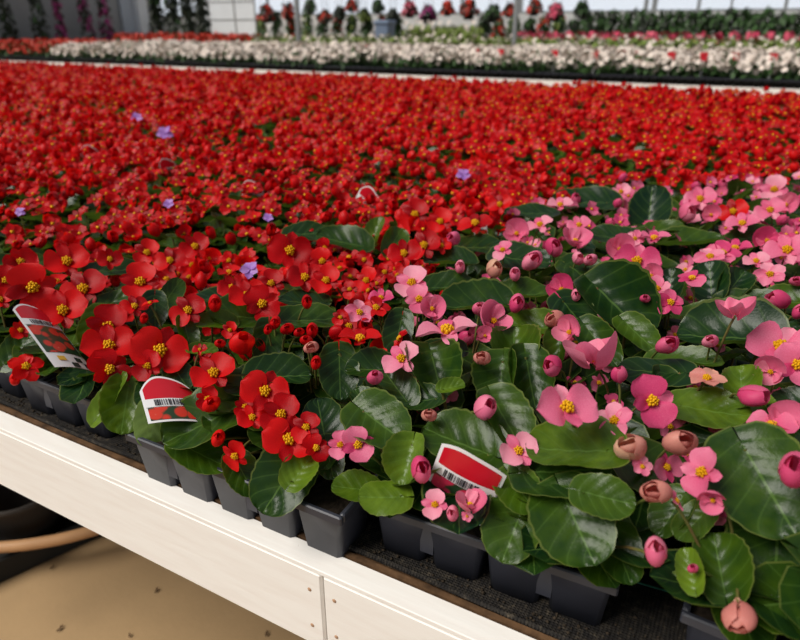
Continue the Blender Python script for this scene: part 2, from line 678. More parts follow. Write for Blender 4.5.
# ------------------------------------------------------------------ what the foreground shows: blooms and leaves
# (px, py, width px, kind, colour, pale, normal in view frame, roll deg of the long axis)
C0 = (0, .35, .95)
HF = [
    # pink, front
    (614, 421, 42, 'F', 'pink', 1, (0, .3, 1), 90), (650, 402, 56, 'M', 'pink', 0, (.45, .25, .85), 105),
    (566, 410, 64, 'M', 'pink', 1, (.25, .55, .8), 200), (592, 362, 56, 'H', 'pink', 1, (-.1, 1, .1), 15),
    (557, 368, 27, 'B', 'pink', 0, (-.5, .2, .8), 80), (619, 380, 20, 'B', 'pink', 0, (0, .8, .4), 20),
    (664, 349, 28, 'B', 'pink', 0, (.3, .4, .8), 20), (710, 344, 20, 'B', 'pink', 1, (0, .4, .9), 20),
    (735, 314, 38, 'H', 'pink', 1, (0, 1, .2), 5), (783, 305, 27, 'B', 'pink', 0, (-.5, .5, .5), 0), (797, 314, 20, 'B', 'pink', 0, (.2, .3, .8), 60),
    (781, 350, 66, 'M', 'pink', 1, (0, .75, .75), 150), (795, 366, 50, 'M', 'pink', 0, (.4, .3, .8), 120), (771, 372, 30, 'H', 'pink', 1, (-.2, .1, .9), 60),
    (707, 380, 38, 'F', 'faded', 0, (0, .7, .7), 0), (743, 395, 34, 'B', 'pink', 0, (.9, -.1, .5), 10),
    (772, 428, 46, 'M', 'pink', 0, (0, .8, .5), 170), (785, 424, 36, 'H', 'pink', 1, (.2, .6, .6), 60),
    (632, 455, 40, 'N', 'faded', 1, (-.1, .5, .8), 20), (642, 466, 22, 'F', 'pink', 1, (.2, -.2, 1), 0),
    (659, 496, 38, 'N', 'faded', 0, (-.2, .3, .9), 0), (675, 501, 24, 'F', 'pink', 1, (.9, .2, .4), 0),
    (655, 556, 36, 'B', 'pink', 1, (.1, .35, .95), 80), (704, 473, 52, 'M', 'pink', 1, (-.45, .2, .8), 75),
    (713, 500, 26, 'H', 'pink', 1, (-.2, -.3, .9), 80), (674, 447, 40, 'B', 'faded', 0, (.4, .3, .8), 0),
    (793, 475, 46, 'B', 'pink', 0, (.1, .3, .9), 70), (738, 606, 40, 'N', 'faded', 0, (-.1, -.8, .5), 0),
    (480, 411, 32, 'B', 'pink', 1, (.5, .3, .8), 80), (518, 451, 42, 'M', 'pink', 1, (.2, .2, .95), 35),
    (420, 472, 34, 'B', 'pink', 0, (.1, .2, .95), 100), (435, 505, 32, 'M', 'pink', 1, (-.1, .2, .95), 80),
    (470, 506, 32, 'H', 'pink', 1, (.1, .8, .6), 0), (454, 515, 20, 'B', 'pink', 1, (-.2, .2, .9), 90), (467, 516, 13, 'F', 'pink', 1, (0, -.2, 1), 0),
    (341, 445, 30, 'M', 'pink', 1, (-.3, .15, .9), 80), (357, 446, 40, 'M', 'pink', 0, (.2, .3, .85), 110),
    (374, 381, 21, 'B', 'pink', 0, (.1, .5, .8), 20), (693, 570, 14, 'B', 'pink', 0, (0, .3, .9), 20),
    # pink, middle
    (402, 360, 42, 'M', 'pink', 1, (-.2, .5, .8), 40), (447, 334, 62, 'M', 'pink', 1, (0, .85, .45), 18),
    (412, 284, 40, 'M', 'pink', 1, (-.1, .5, .8), 70), (419, 300, 34, 'M', 'pink', 1, (0, .4, .9), 100), (432, 309, 26, 'H', 'pink', 1, (.1, .3, .9), 0),
    (493, 322, 36, 'H', 'pink', 1, (.3, .5, .7), 140), (480, 312, 20, 'B', 'pink', 1, (0, .5, .8), 0), (485, 336, 18, 'H', 'pink', 1, (0, .3, .9), 80),
    (515, 306, 25, 'B', 'pink', 0, (.2, .3, .9), 70), (562, 290, 28, 'H', 'pink', 0, (-.3, .4, .8), 50), (576, 297, 16, 'B', 'pink', 1, (0, .3, .9), 90),
    (570, 333, 30, 'H', 'pink', 1, (-.4, .4, .7), 50), (557, 322, 26, 'N', 'faded', 0, (-.3, .3, .8), 30), (482, 362, 22, 'N', 'faded', 0, (0, .5, .8), 0),
    (429, 418, 20, 'N', 'faded', 0, (0, .4, .9), 0), (359, 313, 31, 'F', 'pink', 1, (.2, .3, .9), 20), (381, 299, 26, 'M', 'pink', 0, (0, .6, .7), 0),
    (455, 242, 20, 'B', 'pink', 0, (-.3, .4, .8), 60), (517, 234, 26, 'H', 'pink', 1, (-.2, .4, .8), 70), (503, 251, 24, 'M', 'pink', 1, (-.2, .6, .7), 70),
    (540, 226, 28, 'M', 'pink', 1, (-.1, .7, .6), 30), (560, 206, 26, 'M', 'pink', 1, (0, .7, .6), 10), (579, 226, 25, 'M', 'pink', 1, (0, .6, .7), 30),
    (552, 251, 25, 'B', 'pink', 0, (.2, .4, .8), 120), (577, 261, 17, 'B', 'pink', 1, (.2, .4, .8), 120), (530, 265, 28, 'B', 'pink', 1, (.2, .4, .8), 40),
    (515, 277, 18, 'B', 'pink', 1, (0, .4, .8), 90), (460, 270, 17, 'B', 'pink', 1, (0, .5, .8), 90), (491, 272, 24, 'B', 'faded', 1, (.4, .4, .8), 90), (575, 242, 30, 'H', 'pink', 1, (.2, .8, .5), 20),
    (621, 192, 20, 'M', 'pink', 1, C0, 30), (700, 200, 32, 'M', 'pink', 1, (0, .5, .8), 20), (684, 215, 24, 'B', 'pink', 1, (.4, .3, .8), 100), (711, 215, 18, 'H', 'pink', 1, C0, 70),
    (774, 190, 30, 'M', 'pink', 1, C0, 80), (770, 211, 30, 'M', 'pink', 1, (0, .5, .8), 40), (786, 205, 22, 'H', 'pink', 1, C0, 0), (742, 225, 32, 'M', 'pink', 1, (0, .7, .6), 10),
    (637, 263, 46, 'M', 'pink', 0, (0, .5, .8), 170), (620, 250, 28, 'H', 'pink', 1, C0, 20), (654, 240, 32, 'M', 'pink', 0, (0, .8, .4), 10), (635, 239, 20, 'F', 'pink', 1, C0, 0),
    (722, 255, 38, 'F', 'pink', 0, (0, .6, .7), 20), (735, 250, 32, 'M', 'pink', 0, (0, .8, .5), 0), (710, 258, 32, 'F', 'pink', 1, (0, .6, .7), 50),
    (657, 290, 32, 'F', 'pink', 1, (0, .5, .8), 20), (670, 303, 32, 'F', 'pink', 0, (.2, .3, .8), 20), (645, 300, 13, 'B', 'pink', 0, C0, 0), (651, 276, 22, 'H', 'pink', 1, C0, 30),
    (787, 252, 44, 'M', 'pink', 1, (0, .6, .7), 20), (767, 241, 25, 'H', 'pink', 0, C0, 120), (692, 280, 30, 'M', 'pink', 0, (0, .9, .3), 100), (770, 275, 32, 'F', 'pink', 1, C0, 40),
    (608, 275, 24, 'F', 'pink', 1, C0, 0), (796, 283, 16, 'B', 'pink', 0, C0, 0), (756, 262, 26, 'M', 'pink', 1, (0, .6, .7), 30), (590, 262, 18, 'B', 'pink', 1, C0, 30),
    # red, front
    (32, 289, 54, 'M', 'red', 0, (.1, .3, .9), 110), (64, 311, 50, 'M', 'red', 0, (-.2, .25, .9), 20), (84, 290, 48, 'M', 'red', 0, (-.2, .4, .9), 30),
    (140, 283, 44, 'M', 'red', 0, (0, .4, .9), 80), (108, 328, 50, 'M', 'red', 0, (0, .3, .95), 75), (109, 347, 54, 'M', 'red', 0, (0, .35, .9), 10),
    (108, 370, 46, 'M', 'red', 0, (.3, .2, .9), 130), (160, 352, 60, 'M', 'red', 0, (0, .3, .95), 160), (148, 366, 40, 'H', 'red', 0, (-.2, .1, .9), 60), (188, 311, 38, 'M', 'red', 0, C0, 40), (134, 307, 34, 'H', 'red', 0, C0, 20),
    (26, 367, 36, 'F', 'red', 1, C0, 90), (15, 381, 17, 'B', 'red', 1, C0, 90), (170, 261, 32, 'M', 'red', 0, C0, 10), (147, 253, 30, 'M', 'red', 0, C0, 60), (67, 262, 44, 'M', 'red', 0, C0, 20),
    (150, 304, 20, 'H', 'red', 1, (0, .8, .5), 0), (144, 320, 14, 'B', 'red', 0, C0, 80), (110, 259, 30, 'H', 'red', 0, C0, 0), (195, 247, 32, 'M', 'red', 0, C0, 40), (20, 330, 26, 'H', 'red', 0, C0, 40), (0, 300, 28, 'M', 'red', 0, C0, 40),
    (239, 349, 32, 'B', 'red', 1, (.2, .5, .7), 20), (214, 374, 48, 'M', 'red', 0, (-.1, .4, .9), 40), (208, 398, 32, 'H', 'red', 0, (-.3, .1, .9), 70), (265, 393, 52, 'M', 'red', 0, (0, .4, .9), 160), (281, 415, 46, 'M', 'red', 0, (0, .25, .95), 60),
    (289, 441, 56, 'M', 'red', 0, (0, .4, .9), 170), (315, 449, 38, 'H', 'red', 0, (.2, .2, .9), 120), (252, 418, 38, 'H', 'red', 1, (-.1, .3, .9), 30), (236, 455, 40, 'H', 'red', 1, (-.3, -.2, .8), 60), (218, 441, 22, 'B', 'red', 1, C0, 70),
    (211, 407, 24, 'B', 'red', 1, C0, 40), (245, 407, 30, 'H', 'red', 0, C0, 70), (306, 428, 34, 'M', 'red', 0, C0, 60),
    (312, 333, 20, 'B', 'red', 0, C0, 80), (306, 342, 16, 'B', 'red', 0, C0, 0), (332, 335, 20, 'B', 'red', 0, (.8, .5, .5), 0), (316, 365, 18, 'B', 'red', 0, C0, 80), (311, 350, 20, 'N', 'faded', 0, C0, 20), (275, 325, 18, 'B', 'red', 0, C0, 70), (268, 331, 14, 'B', 'red', 0, C0, 70), (287, 331, 18, 'B', 'red', 0, C0, 20), (299, 334, 14, 'B', 'red', 0, C0, 20),
    (360, 341, 44, 'M', 'red', 0, (0, .8, .5), 0), (376, 309, 32, 'F', 'red', 0, (0, .6, .8), 20), (262, 305, 42, 'M', 'red', 0, C0, 120), (248, 296, 40, 'M', 'red', 0, C0, 20), (271, 284, 32, 'M', 'red', 0, C0, 70), (232, 288, 30, 'M', 'red', 0, C0, 20), (350, 290, 24, 'H', 'red', 0, C0, 90), (367, 281, 30, 'M', 'red', 0, (-.3, .3, .8), 60),
    (307, 304, 18, 'B', 'red', 0, C0, 90), (215, 306, 22, 'B', 'red', 0, C0, 90), (326, 281, 34, 'M', 'red', 0, C0, 60), (305, 278, 38, 'M', 'red', 0, C0, 10), (290, 252, 46, 'M', 'red', 0, C0, 170), (322, 262, 30, 'M', 'red', 0, C0, 100), (325, 248, 26, 'H', 'red', 0, C0, 100), (404, 254, 34, 'M', 'red', 0, C0, 10), (424, 246, 36, 'M', 'red', 0, C0, 30), (441, 246, 26, 'H', 'red', 0, C0, 10), (200, 350, 18, 'H', 'red', 0, C0, 0), (220, 345, 14, 'B', 'red', 0, C0, 0), (340, 318, 22, 'H', 'red', 0, C0, 60), (230, 330, 22, 'H', 'red', 0, C0, 60),
    (733, 212, 30, 'M', 'red', 0, C0, 20), (475, 225, 36, 'M', 'red', 0, (0, .7, .6), 10), (440, 222, 30, 'M', 'red', 0, C0, 60), (415, 215, 34, 'M', 'red', 0, C0, 60), (500, 205, 30, 'H', 'red', 0, C0, 10), (20, 262, 40, 'H', 'red', 0, C0, 30), (6, 281, 34, 'M', 'red', 0, C0, 90),
]
# leaves: (px, py, size px, tip angle deg, normal, tint, cup, fold, dz, aspect)
HL = [
    (577, 525, 84, -70, (-.1, .35, .95), .44, .2, .05, .02, .98), (608, 497, 54, -15, (.1, .4, .9), .55, .2, .1, .03, .9),
    (568, 447, 84, 175, (0, .72, .62), .62, .26, .1, .022, .92), (568, 468, 84, 5, (0, .6, .75), .38, .3, .05, .01, .95), (522, 492, 50, -60, (-.1, .4, .9), .58, .3, .15, .006, .9),
    (513, 531, 66, -110, (-.1, .35, .95), .5, .2, .1, -.002, .95), (619, 549, 70, -80, (.2, .3, .92), .42, .15, .2, -.012, .7),
    (457, 440, 76, 150, (0, .55, .8), .48, .3, .12, .006, .85), (383, 425, 66, -45, (-.2, .5, .8), .48, .25, .35, .008, .9), (407, 463, 46, -100, (-.3, .3, .9), .72, .5, .2, .006, .9),
    (381, 496, 46, 180, (0, .5, .85), .72, -.2, .05, .016, .9), (352, 487, 42, 170, (0, .6, .75), .6, .2, .1, -.002, .9), (322, 421, 50, 100, (.1, .3, .95), .22, .3, .1, .0, .9),
    (282, 482, 70, -120, (-.15, .2, .97), .36, .15, .08, .006, .9), (301, 469, 36, 60, (-.1, .4, .9), .74, .4, .05, .014, 1.0),
    (207, 420, 92, -150, (-.3, .6, .75), .45, .1, .35, .006, .75), (205, 455, 60, -35, (-.1, .5, .85), .5, .2, .2, -.004, .7), (245, 476, 44, -60, (.1, .2, .95), .42, .2, .2, -.006, .8),
    (283, 374, 56, 0, (0, .7, .7), .26, .45, .05, .004, .85), (250, 384, 52, 180, (0, .6, .75), .3, .3, .1, -.004, .85), (125, 408, 54, -95, (0, .3, .95), .66, .3, .2, .0, .85), (111, 394, 52, 50, (-.7, .2, .7), .74, .2, .4, .004, .55),
    (154, 424, 48, -100, (.1, .1, -.95), .70, .2, .05, -.012, .9), (437, 374, 58, -80, (0, .55, .8), .4, .75, .05, .0, .95), (453, 386, 25, 20, (0, .6, .75), .68, .5, .05, .008, .8),
    (500, 382, 52, -90, (-.3, .35, .9), .45, .7, .1, .0, .85), (531, 381, 58, -85, (.2, .3, .92), .4, .7, .05, .0, .8), (514, 347, 50, 90, (0, .5, .85), .58, .9, .1, .006, .95), (508, 422, 62, -70, (.25, .45, .85), .5, .5, .15, .004, .85),
    (418, 400, 42, 180, (-.2, .6, .7), .3, .3, .15, -.004, .8), (470, 304, 66, -170, (0, .8, .5), .32, .6, .15, .004, .7), (530, 325, 56, 170, (0, .7, .7), .62, .4, .2, .002, .6), (577, 316, 48, -60, (.3, .5, .8), .2, .2, .05, .006, .95),
    (559, 346, 36, -90, (-.4, .2, .8), .55, .6, .2, .0, .7), (713, 409, 70, -20, (0, .7, .7), .64, .2, .15, .0, .8), (741, 381, 40, 90, (0, .6, .8), .68, .6, .1, .008, .9), (757, 402, 34, 20, (0, .7, .6), .82, .6, .1, .006, .8), (722, 334, 84, 175, (0, .78, .6), .22, .45, .1, .004, .85),
    (650, 369, 62, 170, (0, .75, .65), .2, -.2, .1, .002, .75), (622, 310, 76, -50, (.15, .4, .9), .26, .7, .25, .004, .9), (668, 395, 46, -90, (.6, .3, .7), .34, .4, .1, -.01, .8), (768, 487, 104, -70, (-.05, .38, .94), .42, .25, .08, .024, .95), (776, 550, 92, -100, (-.05, .38, .94), .34, .2, .1, -.006, .95),
    (719, 562, 64, 90, (.05, .45, .9), .48, .6, .1, -.002, .85), (690, 567, 40, 100, (-.3, .3, .9), .78, .4, .3, .018, .7), (698, 592, 42, -30, (0, .4, .9), .66, .4, .2, -.006, .8), (692, 524, 44, -130, (-.1, .45, .85), .56, .1, .1, -.002, .8), (670, 515, 50, -120, (-.2, .4, .9), .46, .3, .15, -.008, .8), 
    (650, 207, 46, 90, (-.1, .3, .9), .14, .3, .3, .012, .9), (690, 240, 62, 20, (0, .85, .4), .45, .6, .1, .0, .6), (668, 228, 34, 10, (0, .8, .5), .5, .4, .1, .006, .7), (710, 278, 40, 100, (-.2, .4, .85), .18, .4, .1, .008, .95), (736, 282, 34, 60, (.2, .5, .8), .18, .7, .05, .006, .9), (670, 283, 34, 90, (-.2, .4, .8), .16, .4, .1, .0, .9),
    (580, 200, 58, 175, (0, .8, .5), .18, .3, .1, .006, .7), (527, 211, 46, 170, (0, .85, .45), .2, .3, .05, .004, .6), (446, 260, 46, 175, (0, .85, .4), .26, .5, .05, .004, .7), (480, 245, 52, 0, (0, .85, .45), .22, .3, .05, .0, .8), (524, 258, 54, -20, (0, .75, .6), .22, .3, .1, .002, .8), (452, 285, 50, 10, (0, .75, .55), .34, .4, .2, .004, .7), (523, 293, 56, 20, (0, .8, .5), .45, .5, .1, .004, .7), (590, 278, 54, -50, (.2, .7, .7), .34, .3, .2, .0, .8), (610, 235, 46, 160, (0, .8, .5), .24, .3, .1, .002, .7),
    (755, 235, 42, 30, (0, .7, .6), .36, .4, .1, .004, .7), (783, 300, 46, 170, (0, .7, .7), .55, .4, .1, .0, .7), (755, 300, 56, 0, (0, .8, .5), .36, .5, .1, .0, .6), (716, 310, 50, 10, (0, .8, .5), .48, .4, .1, .0, .6), (775, 325, 54, -30, (0, .7, .6), .24, .3, .1, .002, .75), (640, 335, 48, -60, (0, .6, .7), .55, .4, .2, .0, .7), (690, 360, 62, -10, (0, .8, .5), .52, .6, .1, -.004, .6), (601, 345, 60, -60, (-.1, .5, .8), .4, .5, .3, -.004, .6), (795, 402, 46, 170, (0, .6, .7), .22, .3, .1, .0, .8),
    (95, 331, 42, -100, (-.4, .3, .8), .62, .4, .2, .006, .7), (20, 345, 44, 60, (-.3, .4, .8), .4, .3, .2, .0, .7), (110, 302, 46, 40, (-.2, .6, .7), .4, .2, .2, .004, .6), (172, 292, 40, 60, (.2, .5, .8), .44, .2, .3, .004, .55), (188, 335, 32, -80, (.3, .3, .9), .5, .5, .2, .004, .7), (205, 350, 26, 0, (0, .7, .7), .68, .5, .1, .006, .7), (237, 315, 56, 170, (0, .6, .75), .46, .3, .3, .002, .75), (213, 322, 36, 180, (0, .7, .7), .62, .4, .1, .004, .7), (310, 318, 60, 5, (0, .75, .6), .42, .3, .2, .0, .7), (267, 347, 46, -100, (.3, .3, .9), .34, .3, .2, .002, .7), (300, 300, 44, 170, (0, .8, .5), .18, .3, .1, .004, .7), (217, 297, 48, 180, (0, .85, .4), .16, .3, .1, .004, .7), (120, 268, 50, 15, (0, .8, .5), .3, .3, .1, .004, .7), (22, 262, 50, 10, (0, .8, .5), .4, .4, .1, .004, .6), (340, 375, 52, -90, (.1, .3, .9), .3, .3, .1, .0, .8), (368, 368, 46, 180, (0, .6, .75), .3, .4, .1, .0, .8), (395, 385, 46, 120, (-.1, .5, .8), .34, .3, .2, .0, .8), (155, 312, 34, -90, (0, .3, .9), .2, .3, .1, .0, .8), (365, 402, 40, 120, (0, .5, .8), .4, .4, .2, .0, .7), (340, 240, 50, 150, (0, .75, .6), .36, .3, .3, .004, .7), (375, 232, 36, 80, (-.4, .4, .7), .6, .5, .3, .006, .6), (395, 240, 36, 60, (.3, .5, .7), .48, .4, .3, .004, .7), (310, 232, 40, 10, (0, .75, .6), .24, .3, .1, .004, .8), (185, 383, 40, -60, (0, .4, .9), .3, .3, .1, -.004, .8), (330, 460, 40, -80, (.1, .3, .9), .34, .3, .1, -.01, .8), (440, 350, 40, 180, (0, .7, .6), .2, .3, .1, -.006, .8), (398, 335, 44, -100, (0, .4, .9), .3, .3, .1, -.004, .7),
]
PX = np.array([[p['x'], p['y']] for p in indiv])
PK = np.array([p['pink'] for p in indiv])


def nearest(P, pinkflag=None):
    q = np.array([P[0], max(P[1] + .012, .385)])
    d = np.linalg.norm(PX - q, axis=1)
    if pinkflag is not None:
        d = d + (PK != pinkflag) * .25
    return indiv[int(np.argmin(d))]


for (x, y_, w, k, c, pale, n, roll) in HF:
    if k == 'H' and c == 'red':
        k, w, n = 'M', w * .85, (n[0] + .25 * math.sin(x), n[1] + .3 * math.sin(y_ * 2.3), n[2])
    P = hit(x, y_, .05 if (x > 785 and y_ > 440) or (x, y_) in ((735, 314), (566, 410)) else (.032 if 650 < x < 720 and y_ > 465 else .02))
    dpt = (P - CAM) @ FWD
    S = w * dpt / F * {'B': .84, 'H': .8, 'N': .8}.get(k, 1)
    a = math.radians(roll)
    fr = frame(x, y_)
    R = basis(cv(n, fr), fr[0] * math.cos(a) + fr[1] * math.sin(a))
    R = R @ rotz(PI / 2)
    p = nearest(P, None if c == 'faded' else c == 'pink')
    p['heroF'].append((c, k, R, S, P, pale))
for (x, y_, w, ang, n, tint, cup, fold, dz, asp) in HL:
    P = hit(x, y_, dz + .002)
    dpt = (P - CAM) @ FWD
    S = w * dpt / F
    cup, tint = cup * (1.9 if cup > .3 else 1.2), tint - (.05 if tint < .6 else 0)
    a = math.radians(ang)
    fr = frame(x, y_)
    R = basis(cv(n, fr), fr[0] * math.cos(a) + fr[1] * math.sin(a))
    nearest(P)['heroL'].append((R, S, P, tint, cup, fold, asp))

# ------------------------------------------------------------------ plants
BASE = .052
LEAF_LO = [leaf_t(5, 5, .4, .15, .2, .03, 0, s, .88) for s in range(4)]
LEAF_MID = [leaf_t(8, 7, .4, .15, .2, .04, 0, s, .88) for s in range(6)]


def proc_leaves(mb, rg, n, rmax, zlo, zhi, size, tmpl, tint=(.1, .55), tilt=.5):
    for i in range(n):
        a = i * 2.4 + rg.uniform(-.4, .4)
        r = rmax * math.sqrt((i + .5) / n)
        P = np.array([r * math.cos(a), r * math.sin(a), rg.uniform(zlo, zhi) - .25 * r])
        nrm = np.array([math.cos(a) * rg.uniform(-.1, tilt), math.sin(a) * rg.uniform(-.1, tilt), 1.0]) + rg.normal(0, .3, 3)
        R = basis(nrm, np.array([math.cos(a), math.sin(a), -.2]))
        v, f, uv = tmpl[rg.integers(len(tmpl))]
        S = size * rg.uniform(.75, 1.15)
        mb.add((v * S) @ R.T + P, f, uv, rg.uniform(*tint), 0)
        tube(mb, bez(np.array([0, 0, 0.0]), np.array([P[0] * .3, P[1] * .3, P[2] * .7]), P - R[:, 1] * S * .45, 4), .0012, 4, 1)


# shared foliage meshes and bloom layouts
PROTO = {}
for colr in ('red', 'pink'):
    for lvl in ('near', 'far'):
        for s in range(6):
            rg = np.random.default_rng(s + (100 if colr == 'red' else 200))
            mb = MB()
            if lvl == 'near':
                proc_leaves(mb, rg, 7, .034, .035, .07, .048 if colr == 'red' else .054, LEAF_MID, (.05, .5))
            else:
                proc_leaves(mb, rg, 7, .034, .04, .072, .044 if colr == 'red' else .05, LEAF_LO, (.08, .5))
            nfl = {'red': 7, 'pink': 4}[colr]
            fls = []
            for i in range(nfl):
                a = i * 2.4 + rg.uniform(-.5, .5)
                r = .034 * math.sqrt((i + .4) / nfl)
                P = np.array([r * math.cos(a), r * math.sin(a), rg.uniform(.068, .094)])
                nrm = np.array([rg.normal(0, .45) + .2, rg.normal(0, .45) - .45, 1.0])
                aa = rg.uniform(0, 6.3)
                R = basis(nrm, np.array([math.cos(aa), math.sin(aa), 0]))
                k = rg.choice(['M', 'M', 'M', 'M', 'F', 'F', 'H', 'B'])
                fls.append((k, R, rg.uniform(.024, .034) * (.7 if k in 'HB' else 1), P, bool(rg.random() < .35), int(rg.integers(3))))
            PROTO[(colr, lvl, s)] = (mb.mesh('foliage', [M['leaf'], M['stem']]), fls, mb)


ORD = ['first', 'second', 'third', 'fourth', 'fifth', 'sixth', 'seventh', 'eighth', 'ninth', 'tenth', 'eleventh', 'twelfth', 'thirteenth', 'fourteenth', 'fifteenth', 'sixteenth', 'seventeenth', 'eighteenth', 'nineteenth', 'twentieth']
rowcount = {}
for p in sorted(indiv, key=lambda p: p['x']):
    k = (p['pink'], p['row'])
    p['nr'] = rowcount.get(k, 0)
    rowcount[k] = p['nr'] + 1
ROWN = ['front row', 'second row', 'third row', 'fourth row', 'fifth row', 'sixth row']

for p in sorted(indiv, key=lambda p: p['d']):
    colr = 'pink' if p['pink'] else 'red'
    hero = p['heroL'] or p['heroF']
    loc = np.array([p['x'], p['y'], BASE])
    s = int(RNG.integers(6))
    if p['row'] < 4 and p['nr'] < 20:
        lab = f"{colr} wax begonia, {ORD[p['nr']]} from left in the {ROWN[p['row']]} of {colr} plants"
        grp = f"{colr} begonias in the front trays"
    elif p['pink']:
        lab = 'pink wax begonia among the crowded pink plants behind the front rows'
        grp = 'pink begonias behind the front rows'
    else:
        lab = 'red wax begonia among the crowded red plants behind the front rows'
        grp = 'red begonias behind the front rows'
    root = empty(f'{colr}_begonia', loc, lab, 'plant', grp)
    fol, fls, pmb = PROTO[(colr, 'near' if p['d'] < 1.3 else 'far', s)]
    hs = RNG.uniform(.9, 1.08)
    rz = rotz(RNG.uniform(-.5, .5))
    front = p['row'] == 0
    # how much of the random planting to keep where the foreground blooms are set one by one
    zone = p['y'] < .98 if p['pink'] else (p['y'] < .66 or (p['y'] < .8 and p['x'] > -.75))
    ht = .62 if front else (.82 if zone else 1.0)
    Rm = rz * hs
    Rm4 = np.eye(4)
    Rm4[:3, :3] = rz * hs
    Rm4[2, :3] *= ht
    link('foliage', fol, root, Matrix(Rm4.tolist()))
    if zone:
        keep = [(k_, R_, S_ * (.8 if k_ in 'MF' else 1), P_ - np.array([0, 0, .012]), pl_, sd_) for (k_, R_, S_, P_, pl_, sd_) in fls if RNG.random() < .34 and not front] if p['pink'] else ([f for f in fls if RNG.random() < (.16 if p['y'] < .5 else .5)] if not front else [])
    else:
        keep = fls if not p['pink'] else [f for f in fls if RNG.random() < .6]
    lo = 0 if p['d'] < .9 else 1
    if not p['pink'] and not zone:
        nv = math.sin(p['x'] * 9.1 + 2 * math.sin(p['y'] * 7.3)) * math.sin(p['y'] * 11.7 + p['x'] * 3.1)
        keep = [f for f in keep if RNG.random() < .66 + .3 * nv]
    for (k, R, S, P, pale, sd) in keep:
        add_flower(root, colr, k, rz @ R, S * hs, (rz @ P) * hs * np.array([1, 1, ht]), lo, pale, sd)
    if hero:
        st = MB()
        for i, (c, k, R, S, P, pale) in enumerate(p['heroF']):
            Pl = P - loc
            add_flower(root, c, k, R, S, Pl, 0, pale, i + int(p['x'] * 100))
            dn = R[:, 2]
            tube(st, bez(np.array([0, 0, .0]), np.array([Pl[0] * .4, Pl[1] * .4, max(Pl[2], .04)]) - dn * .02, Pl - dn * .002, 7), .0011, 6, 1)
        for i, (R, S, P, tint, cup, fold, asp) in enumerate(p['heroL']):
            Pl = P - loc
            lm = MB()
            v, f, uv = leaf_t(34, 13, cup, fold, .12, .03, .06, int(P[0] * 1e4) % 9973, asp)
            lm.add(v * S @ R.T, f, uv, tint, 0)
            link('leaf', lm.mesh('leaf', [M['leaf']]), root, M4(np.eye(3), 1, Pl))
            b0 = Pl - R[:, 1] * S * .46 - R[:, 2] * S * .04
            tube(st, bez(np.array([0, 0, .0]), np.array([b0[0] * .3, b0[1] * .3, max(b0[2], .02) * .45]), b0, 7), .0017, 6, 1)
        link('stem', st.mesh('stem', [M['leaf'], M['stem']]), root)

# everything past the nearest three hundred: one uncountable sea of red bloom
mb = MB()
FLO = {}
for k in 'MFHB':
    for s in range(3):
        b = MB()
        petals(b, k, s * 5 + ord(k), 1, 0)
        FLO[(k, s)] = (np.concatenate(b.v), np.concatenate(b.f), np.concatenate(b.u))
        b = MB()
        petals(b, k, s * 5 + ord(k), 2, 0)
        FLO[(k, s, 'x')] = (np.concatenate(b.v), np.concatenate(b.f), np.concatenate(b.u))
b = MB()
ellip(b, (0, 0, .07), (.12, .11, .08), 3, 4)
STL = (b.v[0], b.f[0])
for p in plants:
    if p['ind'] or (p['pink'] and p['d'] < .3):
        continue
    pk = p['pink']
    _, fls, pm = PROTO[('pink' if pk else 'red', 'far', int(RNG.integers(6)))]
    loc = np.array([p['x'], p['y'], BASE])
    rz = rotz(RNG.uniform(-.5, .5)) * RNG.uniform(.92, 1.1)
    for v, f, uv, t, m in zip(pm.v, pm.f, pm.u, pm.t, pm.m):
        if m[0] == 1:
            continue
        mb.add(v @ rz.T + loc, f - f.min(), uv, t, 0)
    far = p['d'] > 2.2
    nv = math.sin(p['x'] * 9.1 + 2 * math.sin(p['y'] * 7.3)) * math.sin(p['y'] * 11.7 + p['x'] * 3.1)
    dens = .62 + .36 * nv + RNG.uniform(-.12, .12)
    lift = RNG.uniform(-.008, .022)
    for (k, R, S, P, pale, sd) in (fls if not pk else fls[:2]):
        v, f, uv = FLO[(k, sd, 'x')] if far else FLO[(k, sd)]
        RR = rz @ R
        O = rz @ P + loc
        S = S * (1.32 if far else 1.12)
        if RNG.random() > dens:
            continue
        P = P + np.array([0, 0, lift])
        mb.add((v * S) @ RR.T + O, f, uv, .22 if pale else .02, 2 if pk else 1)
        if k in 'MFH':
            mb.add((STL[0] * S * (1.2 if far else 1.1)) @ RR.T + O, STL[1], None, 0, 3)
o = link('begonia_bed', mb.mesh('begonia_bed', [M['leaf'], M['red'], M['pink'], M['stamen']]))
tag(o, 'dense sea of red begonias filling the back of the near bench', 'flowers', kind='stuff')


# ------------------------------------------------------------------ trays
def frustum(mb, x0, x1, y0, y1, z0, z1, tp, b=.004, mat=0, closed=True):
    def ring(xa, xb, ya, yb, z):
        return [[xa + b, ya, z], [xb - b, ya, z], [xb, ya + b, z], [xb, yb - b, z], [xb - b, yb, z], [xa + b, yb, z], [xa, yb - b, z], [xa, ya + b, z]]
    r0 = ring(x0 + tp, x1 - tp, y0 + tp, y1 - tp, z0)
    r1 = ring(x0, x1, y0, y1, z1)
    cx, cy = (x0 + x1) / 2, (y0 + y1) / 2
    cb = [[cx + (q[0] - cx) * .02, cy + (q[1] - cy) * .02, z0] for q in r0]
    v = np.array([cb, r0, r1]).reshape(-1, 3)
    mb.add(v, wrap_faces(3, 8), v[:, :2], 0, mat)


